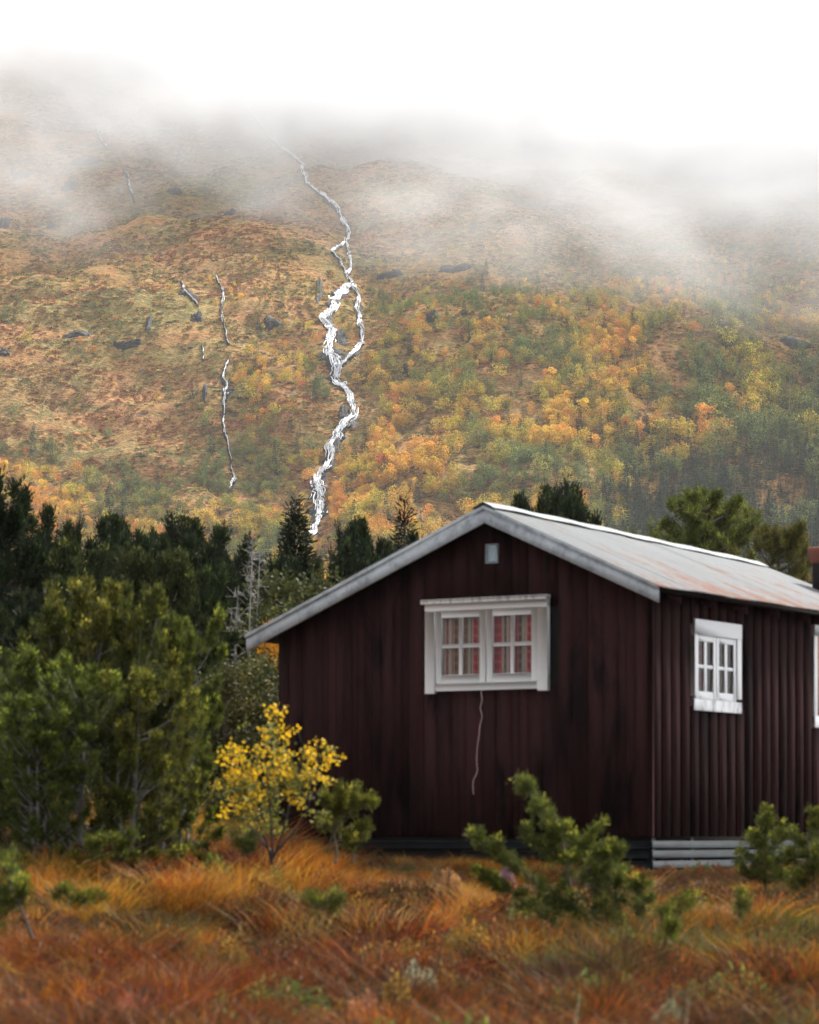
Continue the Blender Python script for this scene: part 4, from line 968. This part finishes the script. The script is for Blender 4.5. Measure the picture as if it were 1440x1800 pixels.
tag(scatter('low_heath', np.stack([Xc, Yc, ground_z(Xc, Yc) + CZ], 1), np.stack([np.zeros(n), np.zeros(n), rg.random(n) * 6], 1), np.stack([q * 1.15, q * 1.15, q * rg.uniform(1.1, 1.9, n)], 1), np.clip((fbm(Xc / 1.4 + 60, Yc / 2.2, 2, 119) * 6.2 - 1.75 + rg.normal(size=n) * .35), 0, 3).round().astype(int) + 4 * rg.integers(0, 3, n), bs_), 'low green and reddish heath plants among the grass', 'heath')

# ------------------------------------------------------------------ mountainside: trees, heath, rocks, water
MAIN = [(350, 95, 3), (400, 140, 4), (440, 200, 5), (480, 250, 5), (512, 276, 6), (530, 292, 8), (536, 310, 7), (541, 328, 6), (564, 345, 9), (583, 361, 9), (603, 386, 12), (613, 410, 10), (609, 429, 9)]
BR = [MAIN, [(609, 429, 6), (583, 446, 6), (601, 468, 6), (611, 487, 9)], [(609, 429, 6), (612, 445, 5), (618, 462, 8), (611, 487, 8)], [(611, 487, 12), (622, 503, 18)],
      [(622, 503, 14), (603, 511, 22), (587, 534, 20), (572, 565, 18), (583, 581, 16), (580, 612, 28), (587, 643, 28), (587, 670, 22)], [(622, 503, 10), (630, 522, 11), (630, 557, 9), (636, 585, 9), (636, 608, 11), (615, 631, 9), (591, 655, 8)],
      [(587, 670, 20), (607, 688, 16), (622, 709, 17), (618, 732, 19), (603, 760, 21), (583, 787, 19), (580, 814, 19), (560, 849, 26), (556, 880, 30), (560, 911, 26), (548, 946, 16)]]
SM = [[(380, 490, 2), (393, 520, 5), (387, 557, 4), (396, 585, 3), (402, 610, 4)], [(402, 635, 3), (393, 660, 6), (397, 693, 14), (393, 720, 5), (393, 760, 4), (400, 783, 3), (407, 827, 4), (413, 843, 5), (405, 865, 6)],
      [(222, 305, 5), (228, 335, 4), (238, 362, 3)], [(318, 498, 4), (325, 515, 5), (348, 540, 4)], [(168, 225, 2), (178, 250, 3), (188, 265, 2)], [(355, 610, 2), (357, 640, 3)]]
def path3(l, step=4):
    A = np.array(l, float); d = np.r_[0, np.cumsum(np.hypot(*np.diff(A[:, :2], axis=0).T))]; t = np.arange(0, d[-1], step)
    t = np.r_[t, d[-1]]
    B_ = np.stack([np.interp(t, d, A[:, i]) for i in range(3)], 1); B_[:, 0] += (fbm(B_[:, 1] / 9., B_[:, 0] / 30, 2, 7) - .5) * 5
    return B_, hill_hit(B_[:, 0], B_[:, 1])
def on_hill(X, Y, dz=0): return np.stack([X, Y, hill_z(X, Y) + dz], -1)
def water_course(paths, mbw, mbr, seed, strands=1.0, rock=1.9):
    r = np.random.default_rng(seed)
    for l in paths:
        B_, P = path3(l, 2.5); wm = B_[:, 2] / F * P[:, 1]        # width in metres
        for s in (1,):                                         # wet rock bed
            no = (fbm(P[:, 1] / 2.2 + seed, P[:, 2] / 2.2, 2, 3) - .55) * 2.2 * rock * np.clip(B_[:, 2] / 14, .25, 1); cols = []
            for f in np.linspace(-1, 1, 9):
                X = P[:, 0] + f * wm * np.clip(.66 + .45 * no, .12, 1.9); h = hill_z(X, P[:, 1])
                cols.append(np.stack([X, P[:, 1], h + (.45 + 1.0 * fbm(X * 1.3, P[:, 1] * 1.3, 2, 9)) * (1 - f ** 4) - .3 + CZ], 1))
            n = len(P); V = np.stack(cols, 1).reshape(-1, 3); i = np.arange(n - 1)[:, None] * 9 + np.arange(8)[None]
            if n > 2 and mbr is not None: mbr.add(V, np.stack([i, i + 1, i + 10, i + 9], -1).reshape(-1, 4))
        Lp = np.r_[0, np.cumsum(np.linalg.norm(np.diff(P, axis=0), axis=1))]
        area = float(np.sum(np.diff(Lp) * (wm[1:] + wm[:-1]) / 2)); k = int(area * 1.0 * strands + Lp[-1] * .16)
        for s in range(k):                                     # short strands of falling water, pooling and parting
            t0 = r.uniform(-.5, Lp[-1]); ln = r.uniform(1.2, 6.5); m_ = 7; t = np.clip(np.linspace(t0, t0 + ln, m_), 0, Lp[-1])
            if t[-1] - t[0] < .5: continue
            X0 = np.interp(t, Lp, P[:, 0]); Yv = np.interp(t, Lp, P[:, 1]); wl = np.interp(t, Lp, wm)
            band = vnoise(t / 4.5 + 31 * seed, t * 0, 3)          # the flow gathers now left, now right
            o = np.clip((band - .5) * 1.1 + r.normal() * .30 + np.cumsum(r.normal(size=m_)) * .05, -1, 1)
            X = X0 + o * wl * .62; w_ = r.uniform(.03, .13) * (.7 + .2 * wl) * np.sin(np.linspace(.35, 2.9, m_)) ** .7
            z = hill_z(X, Yv) + .55 + .55 * r.random()
            V = np.stack([np.stack([X - w_, Yv, z + CZ - .12], 1), np.stack([X, Yv - .15, z + CZ + .08], 1), np.stack([X + w_, Yv, z + CZ - .12], 1)], 1).reshape(-1, 3)
            i = np.arange(m_ - 1)[:, None] * 3 + np.arange(2)[None]
            mbw.add(V, np.stack([i, i + 1, i + 4, i + 3], -1).reshape(-1, 4), r.random())
def water_mat():
    m, n = new_mat('falling_white_water'); co = obj_co(n); f = noise(n, mapping(n, co, (1.5, .5, .5)), 1.2, 4, .7)
    principled(n, ramp(n, f, [(.3, (.44, .46, .49)), (.6, (.80, .81, .83))]), .5, spec=.5, bump=f, bs=.4, bd=.2); return m
M['water'] = water_mat()
def rock_mat():
    m, n = new_mat('wet_blue_grey_rock'); co = obj_co(n); f = noise(n, mapping(n, co, (.5, .8, 1.6)), 1.2, 5, .72, .5)
    principled(n, ramp(n, f, [(.35, (.007, .007, .008)), (.52, (.022, .022, .024)), (.72, (.09, .092, .10))]), .7, spec=.15, bump=f, bs=1, bd=.5); return m
M['rock'] = rock_mat()
mw, mr = MB(), MB(); water_course(BR, mw, mr, 3, 1.15)
o = mw.build('waterfall', M['water'], None, True); tag(o, 'long white waterfall branching down the mountainside', kind='structure')
o = mr.build('stream_bed', M['rock'], None, False); tag(o, 'dark wet rock beside and under the waterfall', kind='structure')
mw, mr = MB(), MB(); water_course(SM, mw, mr, 17, .55, 2.0)
tag(mw.build('stream', M['water'], None, True), 'thin broken streams trickling down left of the waterfall', kind='structure')
tag(mr.build('stream_bed', M['rock'], None, False), 'dark rock under the thin streams left of the waterfall', kind='structure')
# rock slabs
rocks = [(330, 520, 34, 12, 'wet slab over the thin left streams'), (135, 590, 56, 12, 'long flat slab in the row of left green shrubs'), (225, 612, 50, 7, 'thin dark slab below the long flat one'), (262, 575, 12, 26, 'upright pale rock with trickling water, left slope'),
    (8, 625, 22, 9, 'small slab at the left picture edge'), (402, 377, 22, 12, 'pale slab in the cloud edge left of the waterfall'), (150, 290, 46, 16, 'dark slab high on the left under the cloud'), (40, 312, 44, 16, 'broken slab high at the far left'), (122, 332, 26, 12, 'pale blue slab high on the left'),
    (308, 338, 24, 9, 'little slab between the highest left slabs and the waterfall'), (90, 402, 16, 8, 'small bluish slab on the left slope'), (8, 395, 18, 30, 'steep slab at the left edge below the cloud'), (345, 562, 20, 14, 'small slab beside the thin stream'),
    (478, 575, 26, 16, 'bluish slab left of the waterfall fork'), (600, 600, 22, 46, 'dark rock between the two arms of the waterfall'), (560, 520, 12, 60, 'dark rock face left of the waterfall fork'), (605, 735, 18, 30, 'dark rock beside the lower bend of the waterfall'), (590, 790, 14, 44, 'dark rock right of the lower waterfall'),
    (360, 690, 8, 34, 'narrow grey rock left of the widest trickle'), (685, 487, 44, 10, 'slab right of the upper waterfall'), (712, 655, 22, 7, 'pale slab in the red heath right of the waterfall'), (1275, 595, 34, 26, 'dark cleft rock on the right slope'), (1400, 610, 52, 12, 'long overhanging ledge at the right edge'),
    (1290, 655, 26, 16, 'small dark rock above the right spruces'), (800, 478, 52, 12, 'slab below the cloud right of centre'), (1010, 720, 50, 10, 'dark ledge in the birches right of centre'), (760, 560, 22, 12, 'dark hollow rock left of the mid birches')]
def rock_mesh(Wm, Hm, Pc, seed):
    r = np.random.default_rng(seed); nu, nv = 22, 12; u, v = np.meshgrid(np.linspace(-1, 1, nu), np.linspace(-1, 1, nv))
    edge = .45 + .85 * fbm(u * 1.7 + seed, v * 1.7, 3, seed); rad = np.sqrt(u * u + v * v) / edge
    X = Pc[0] + u * Wm / 2; Yv = Pc[1] + v * Hm
    body = np.clip(1 - rad, -.3, .45) * 1.5
    st = np.floor((v * 3 + fbm(u * 2 + seed, v * 3, 2, seed)) * 1.3) * .22
    Z = hill_z(X, Yv) + body + st * (rad < .95) * .9 + (fbm(u * 4 + seed, v * 4, 3, seed) - .5) * 1.6 - (rad > 1) * 1.5 + .15
    i = np.arange(nv - 1)[:, None] * nu + np.arange(nu - 1)[None]; mb = MB()
    c0 = np.array([Pc[0], Pc[1], float(hill_z(Pc[0], Pc[1]))])
    mb.add((np.stack([X, Yv, Z], -1) - c0).reshape(-1, 3), np.stack([i, i + 1, i + nu + 1, i + nu], -1).reshape(-1, 4)); return mb, c0
for i, (px, py, w_, h_, lab) in enumerate(rocks):
    P = hill_hit(px, py)[0]; mb, c0 = rock_mesh(w_ / F * P[1] * 1.25, max(.8, h_ / F * P[1] * .9), P, i + 5)
    o = mb.build('rock_outcrop', M['rock']); o.location = (c0[0], c0[1], c0[2] + CZ); tag(o, lab, 'rock', 'rock outcrops on the mountainside')
# tree prototypes for the slope
def far_birch(seed, h, w, n, leaf, mat):
    r = np.random.default_rng(seed); c = MB()
    tube(c, curve([[0, 0, -.5], [r.normal() * .1, 0, h * .35], [r.normal() * .2, r.normal() * .1, h * .8]], 5), [.06, .05, .04, .03, .015], 4, 0)
    nlb = 11; lc = np.stack([r.normal(size=nlb) * w * .24, r.normal(size=nlb) * w * .24, h * (.34 + .56 * r.random(nlb) ** .8)], 1)
    lc[:, :2] *= (1.25 - (lc[:, 2:] / h) * .8); lr = w * r.uniform(.15, .27, nlb)
    k = r.integers(0, nlb, n); D = unit(r.normal(size=(n, 3))); P = lc[k] + D * (lr[k] * r.uniform(.75, 1.05, n))[:, None]; P[:, 2] = np.maximum(P[:, 2], .1)
    leaves(c, P, D + r.normal(size=(n, 3)) * .7, leaf * r.uniform(.6, 1.3, n), leaf * .8, r, .05 + .5 * r.random(nlb)[k] + .45 * r.random(n))
    return c.mesh('slope_birch', [M['bark_birch'], mat], midx=[0, 1])
def far_spruce(seed, h, w, n, mat):
    r = np.random.default_rng(seed); c = MB()
    tube(c, np.array([[0, 0, -.5], [0, 0, h * .5], [0, 0, h]]), [.09, .06, .02], 4, 0)
    f = r.random(n) ** 1.3 * .97; f = np.round(f * 17) / 17 + r.normal(size=n) * .008; a = r.random(n) * 6.28; rad = w / 2 * ((1 - f) ** .9 + .04) * r.uniform(.3, 1, n)
    P = np.stack([np.cos(a) * rad * .6, np.sin(a) * rad * .6, f * h + .15], 1); D = np.stack([np.cos(a), np.sin(a), np.full(n, -.28) + .5 * f], 1) + r.normal(size=(n, 3)) * .15
    leaves(c, P, D, .22 + rad * .55, .20, r, .2 + .3 * (rad / w) + .5 * r.random(n))
    return c.mesh('slope_spruce', [M['bark'], mat], midx=[0, 1])
cols = dict(golden=((.18, .090, .012), (.68, .37, .06), (.86, .55, .13)), yellow=((.12, .090, .012), (.56, .40, .06), (.78, .60, .13)), olive=((.035, .042, .010), (.28, .26, .055), (.54, .49, .12)), green=((.014, .026, .010), (.12, .15, .045), (.32, .35, .11)),
            orange=((.20, .07, .015), (.58, .24, .05), (.66, .34, .10)), red=((.15, .02, .02), (.45, .06, .05), (.6, .15, .1)))
BM = {k: leaf_mat(k + '_slope_leaves', v[0], v[1], c3=v[2], var=.4, trans=.12) for k, v in cols.items()}
BCOL = ['golden', 'yellow', 'olive', 'green', 'orange']
bsrc = [far_birch(300 + i * 7 + j, 4, [2.9, 3.5][j], 420, .24, BM[cn]) for i, cn in enumerate(BCOL) for j in range(2)]
fsm = leaf_mat('slope_spruce_needles', (.005, .013, .009), (.022, .046, .026), c3=(.07, .12, .06), trans=.05); ssrc = [far_spruce(400 + i, 7, 2.3 + .3 * i, 330, fsm) for i in range(3)]
n = 90000; X = (rg.random(n) - .5) * 400; Y = rg.uniform(690, 1150, n); P = on_hill(X, Y); px, py = to_px(P)
inw = (np.abs(px - 720) < 900); X, Y, P, px, py = X[inw], Y[inw], P[inw], px[inw], py[inw]; n = len(X)
cl = fbm(X / 11, Y / 14, 3, 140); cl2 = fbm(X / 28 + 7, Y / 30, 2, 150); edge = 30 * (fbm(X / 25, Y / 40, 2, 160) - .5)
rt = sst(600, 700, px + edge); lf = 1 - rt
dR = .62 * sst(430, 600, py + edge * 3 + (px - 1000) * .10) * sst(.36, .52, cl + .05)+ .03 * sst(380, 440, py)
dL = .02 + .30 * np.exp(-((py - 560 + px * .03) / 34) ** 2) * sst(.42, .58, cl) * (px < 500) + .7 * sst(800, 880, py + edge + .10 * (px - 200) * (px > 0)) * sst(.30, .48, cl) + .48 * sst(300, 400, px + edge * 2) * sst(580, 700, py) * sst(.40, .54, cl)\
    + .5 * np.exp(-((px - 60) / 70) ** 2 - ((py - 810) / 40) ** 2) * sst(.4, .5, cl) + .12 * sst(420, 520, px) * sst(470, 560, py) * sst(.42, .55, cl)
dn = np.where(rt > .5, dR, dL); dn = rt * dR + lf * dL
dn *= sst(330, 420, py)
# keep clear of the water
for l in BR[3:] + SM[:2]:
    A = np.array(l, float); d = np.r_[0, np.cumsum(np.hypot(*np.diff(A[:, :2], axis=0).T))]; t = np.arange(0, d[-1], 8)
    for tq in t:
        qx, qy, qw = [np.interp(tq, d, A[:, i]) for i in range(3)]
        dn = np.where((np.abs(px - qx) < qw * .6 + 5) & (py - qy < 22) & (py - qy > -6), 0, dn)
keep = rg.random(n) < dn * .62; X, Y, P, px, py, cl, cl2, rt = [a[keep] for a in (X, Y, P, px, py, cl, cl2, rt)]; n = len(X)
cls = fbm(X / 18 + 40, Y / 25, 2, 170)
psp = .55 * sst(860, 1060, px) * sst(690, 860, py - (1440 - px) * .12) * sst(.36, .50, cls + .12 * sst(830, 900, py)) + .35 * sst(1030, 1090, px) * sst(840, 890, py) + .10 * sst(1000, 1200, px) * sst(600, 650, py) + .03
spr = rg.random(n) < psp
gold = .50 + .9 * (fbm(X / 20 + 11, Y / 24, 3, 180) - .5) * 2 + .22 * sst(820, 900, py) * (px < 640) + .28 * np.exp(-((px - 1180) / 150) ** 2 - ((py - 510) / 45) ** 2) - .28 * np.exp(-((py - 560) / 40) ** 2) * (px < 500) - .30 * np.exp(-((px - 60) / 90) ** 2 - ((py - 800) / 50) ** 2) + .12 * ((px > 650) & (px < 950) & (py > 700))
g_ = gold + rg.normal(size=n) * .17
ci = np.where(g_ > .86, 0, np.where(g_ > .62, 1, np.where(g_ > .40, 2, 3))); ci = np.where((rg.random(n) < .05) & (g_ > .5), 4, ci)
hh = (2.6 + 3.3 * rg.random(n) ** 1.4) * (.50 + .50 * sst(420, 760, py)) * (.85 + .25 * rt + .45 * sst(1000, 1400, px) * sst(480, 600, py))
hh = np.where(spr, rg.uniform(5.0, 10.5, n) * (.6 + .4 * sst(560, 850, py)), hh)
small = spr & (psp < .06); hh = np.where(False & small, rg.uniform(1.5, 3, n), hh)
size = hh / Y
vis = (px > 5) & (px < 1435) & (py < np.interp(px, [0, 60, 120, 470, 560, 700, 850, 930, 1040, 1110, 1130, 1180, 1280, 1400], [850, 920, 900, 925, 950, 920, 870, 845, 860, 925, 890, 835, 850, 960])) & (py > 420)
order_b = np.argsort(-np.where(vis & ~spr, size, 0))[:300]; order_s = np.argsort(-np.where(vis & spr, size, 0))[:300]
def where_(x, y):
    v = 'high up' if y < 600 else ('halfway up' if y < 740 else 'low')
    if x < 200: h = 'at the far left of the slope'
    elif x < 400: h = 'left of the thin stream'
    elif x < 590: h = 'between the thin stream and the waterfall'
    elif x < 820: h = 'just right of the waterfall'
    elif x < 1050: h = 'above the roof ridge'
    elif x < 1250: h = 'above the tall pine'
    else: h = 'at the far right of the slope'
    return v + ' ' + h
XB = [0, 60, 120, 190, 260, 330, 400, 480, 540, 590, 640, 700, 760, 850, 900, 950, 1000, 1050, 1100, 1150, 1200, 1240, 1280, 1320, 1360, 1400, 1440]
XN = ['at the left picture edge', 'above the tallest left juniper', 'above the stiff left spruce', 'above the bare leader', 'above the pointed juniper', 'left of the thin stream', 'right of the thin stream', 'above the dark spruce', 'at the left bank of the waterfall',
      'at the right bank of the waterfall', 'left of the slim spruce', 'right of the slim spruce', 'left above the gable peak', 'right above the gable peak', 'left above the ridge junipers', 'above the ridge junipers', 'right above the ridge junipers', 'above the middle of the roof',
      'well left of the tall pine', 'just left of the tall pine', 'above the left pine half', 'above the right pine half', 'just right of the tall pine', 'above the leaning pine', 'just left of the chimney line', 'close to the right picture edge', 'at the right picture edge']
YB = [420, 500, 560, 620, 680, 730, 780, 820, 850, 880, 960]
YN = ['right under the cloud', 'high up', 'upper middle', 'at mid slope', 'below mid slope', 'lower middle', 'low down', 'lower still', 'near the foot', 'at the foot']
ORD = ['leftmost', 'second from left', 'third from left', 'fourth from left', 'fifth from left', 'sixth from left', 'seventh from left', 'eighth from left', 'ninth from left', 'tenth from left', 'eleventh from left', 'twelfth from left', 'thirteenth from left', 'fourteenth from left', 'fifteenth from left', 'sixteenth from left', 'seventeenth from left', 'eighteenth from left', 'nineteenth from left', 'twentieth from left']
def label_all(rec, noun, cat, grp):
    cells = {}
    for o, x, y, adj in rec:
        xi = max(0, int(np.searchsorted(XB, x, 'right')) - 1); yi = min(9, max(0, int(np.searchsorted(YB, y, 'right')) - 1))
        cells.setdefault((xi, yi, adj), []).append((x, o))
    for (xi, yi, adj), l in cells.items():
        l.sort(key=lambda q: q[0])
        for k, (x, o) in enumerate(l):
            w_ = f'{adj} {noun} {YN[yi]}, {XN[xi]}'
            if len(l) > 1: w_ = ('rightmost' if k == len(l) - 1 else ORD[min(k, 19)]) + ' ' + w_
            tag(o, w_, cat, grp)
rec_b, rec_s = [], []
szw = lambda s: 'tall' if s > 5.6 else 'medium'
for i in order_b:
    m_ = bsrc[ci[i] * 2 + int(rg.integers(0, 2))]; o = link('birch_tree', m_); s = hh[i] / 4
    o.location = (X[i], Y[i], P[i, 2] + CZ - .1); o.rotation_euler = (0, 0, rg.random() * 6.28); o.scale = (s * rg.uniform(.9, 1.3), s * rg.uniform(.9, 1.3), s)
    rec_b.append((o, px[i], py[i], szw(hh[i]) + ' ' + BCOL[ci[i]]))
for i in order_s:
    o = link('spruce_tree', ssrc[int(rg.integers(0, 3))]); s = hh[i] / 7; ww = rg.uniform(.62, .9)
    o.location = (X[i], Y[i], P[i, 2] + CZ - .1); o.rotation_euler = (0, 0, rg.random() * 6.28); o.scale = (s * ww, s * ww, s)
    rec_s.append((o, px[i], py[i], 'tall dark' if hh[i] > 8 else ('mid-height dark' if hh[i] > 6.4 else 'short dark')))
label_all(rec_b, 'birch', 'birch', 'birches on the mountainside'); label_all(rec_s, 'spruce', 'spruce', 'spruces on the mountainside')
rest = np.ones(n, bool); rest[order_b] = False; rest[order_s] = False
def sc_all(nm, sel, kinds, base, srcs, lab, cat):
    m_ = sel.sum(); s = hh[sel] / base; ww = rg.uniform(.85, 1.3, m_)
    tag(scatter(nm, np.stack([X[sel], Y[sel], P[sel, 2] + CZ - .1], 1), np.stack([np.zeros(m_), np.zeros(m_), rg.random(m_) * 6.28], 1), np.stack([s * ww, s * ww, s], 1), kinds, srcs), lab, cat)
sel = rest & ~spr; sc_all('birch_wood', sel, ci[sel] * 2 + rg.integers(0, 2, sel.sum()), 4, bsrc, 'mass of small yellow and green birches covering the slope', 'trees')
sel = rest & spr; sc_all('spruce_wood', sel, rg.integers(0, 3, sel.sum()), 7, ssrc, 'mass of small dark spruces low on the slope', 'trees')
print('hill trees', n, spr.sum())
P1 = hill_hit(1337, 735)[0]; o = link('rowan_tree', far_birch(77, 4, 1.6, 200, .24, BM['red'])); o.location = (P1[0], P1[1], P1[2] + CZ); o.scale = (.75, .75, 1); tag(o, 'single bright red rowan among the spruces on the right', 'rowan')
# heath clumps
hc = dict(rust=((.05, .018, .010), (.25, .078, .032), (.36, .14, .06)), tan=((.14, .08, .03), (.52, .32, .11), (.68, .46, .19)), olive=((.04, .04, .012), (.16, .15, .045), (.26, .24, .08)), dark=((.015, .02, .01), (.055, .06, .025), (.10, .11, .045)), gold=((.22, .12, .02), (.60, .35, .09), (.70, .46, .16)))
hsrc = []
for k, v in hc.items():
    mt = leaf_mat(k + '_heath', v[0], v[1], c3=v[2], trans=.25)
    for j in range(2):
        r = np.random.default_rng(500 + j); c = MB(); nn = 46; D = unit(r.normal(size=(nn, 3)) * [1, 1, .7] + [0, 0, .5]); c.add(np.zeros((0, 3)), np.zeros((0, 4), int))
        leaves(c, D * r.uniform(.15, .45, nn)[:, None] * [1.5, 1.2, .7], D + r.normal(size=(nn, 3)) * .6, .34 * r.uniform(.6, 1.2, nn), .24, r, .2 + .7 * r.random(nn)); hsrc.append(c.mesh('heath_clump', mt))
n = 150000; X = (rg.random(n) - .5) * 390; Y = 700 + 470 * rg.random(n) ** 1.1; P = on_hill(X, Y); px, py = to_px(P)
keep = (np.abs(px - 720) < 840) & (py > 160) & (fbm(X / 9, Y / 6, 3, 190) > .36)
for l in BR + SM:
    A = np.array(l, float); d = np.r_[0, np.cumsum(np.hypot(*np.diff(A[:, :2], axis=0).T))]
    for tq in np.arange(0, d[-1], 6):
        qx, qy, qw = [np.interp(tq, d, A[:, i]) for i in range(3)]
        keep &= ~((np.abs(px - qx) < qw * .55) & (np.abs(py - qy) < 5))
for (rx, ry, rw, rh, _) in rocks: keep &= ~((np.abs(px - rx) < rw * .5) & (np.abs(py - ry) < rh * .5 + 2) & (rg.random(n) < .72))
X, Y, P, px, py = X[keep], Y[keep], P[keep], px[keep], py[keep]; n = len(X)
a = fbm(X / 30, Y / 22, 3, 200); b = fbm(X / 8, Y / 5, 3, 210)
w5 = np.stack([.25 + 2.2 * sst(.50, .62, a), .35 + .9 * sst(.5, .62, b), .35 + 1.6 * sst(.50, .38, a), .18 + 1.2 * sst(.48, .36, b), .10 + .55 * sst(.55, .66, b) * sst(.45, .55, a)], 1)
w5[:, 0] *= 1 + 1.2 * (px < 500) * sst(380, 420, py); w5[:, 2] *= 1 - .5 * (px < 450) * sst(600, 640, py)
cs = np.cumsum(w5, 1); kk = (rg.random(n)[:, None] * cs[:, -1:] > cs).sum(1); s = rg.uniform(.45, 1.25, n) ** 1.2
tag(scatter('heath', np.stack([X, Y, P[:, 2] + CZ - .05], 1), np.stack([np.zeros(n), np.zeros(n), rg.random(n) * 6.28], 1), np.stack([s * 1.2, s * 1.1, s * .85], 1), kk * 2 + rg.integers(0, 2, n), hsrc), 'rust and tan heath shrubs on the open mountainside', 'heath')
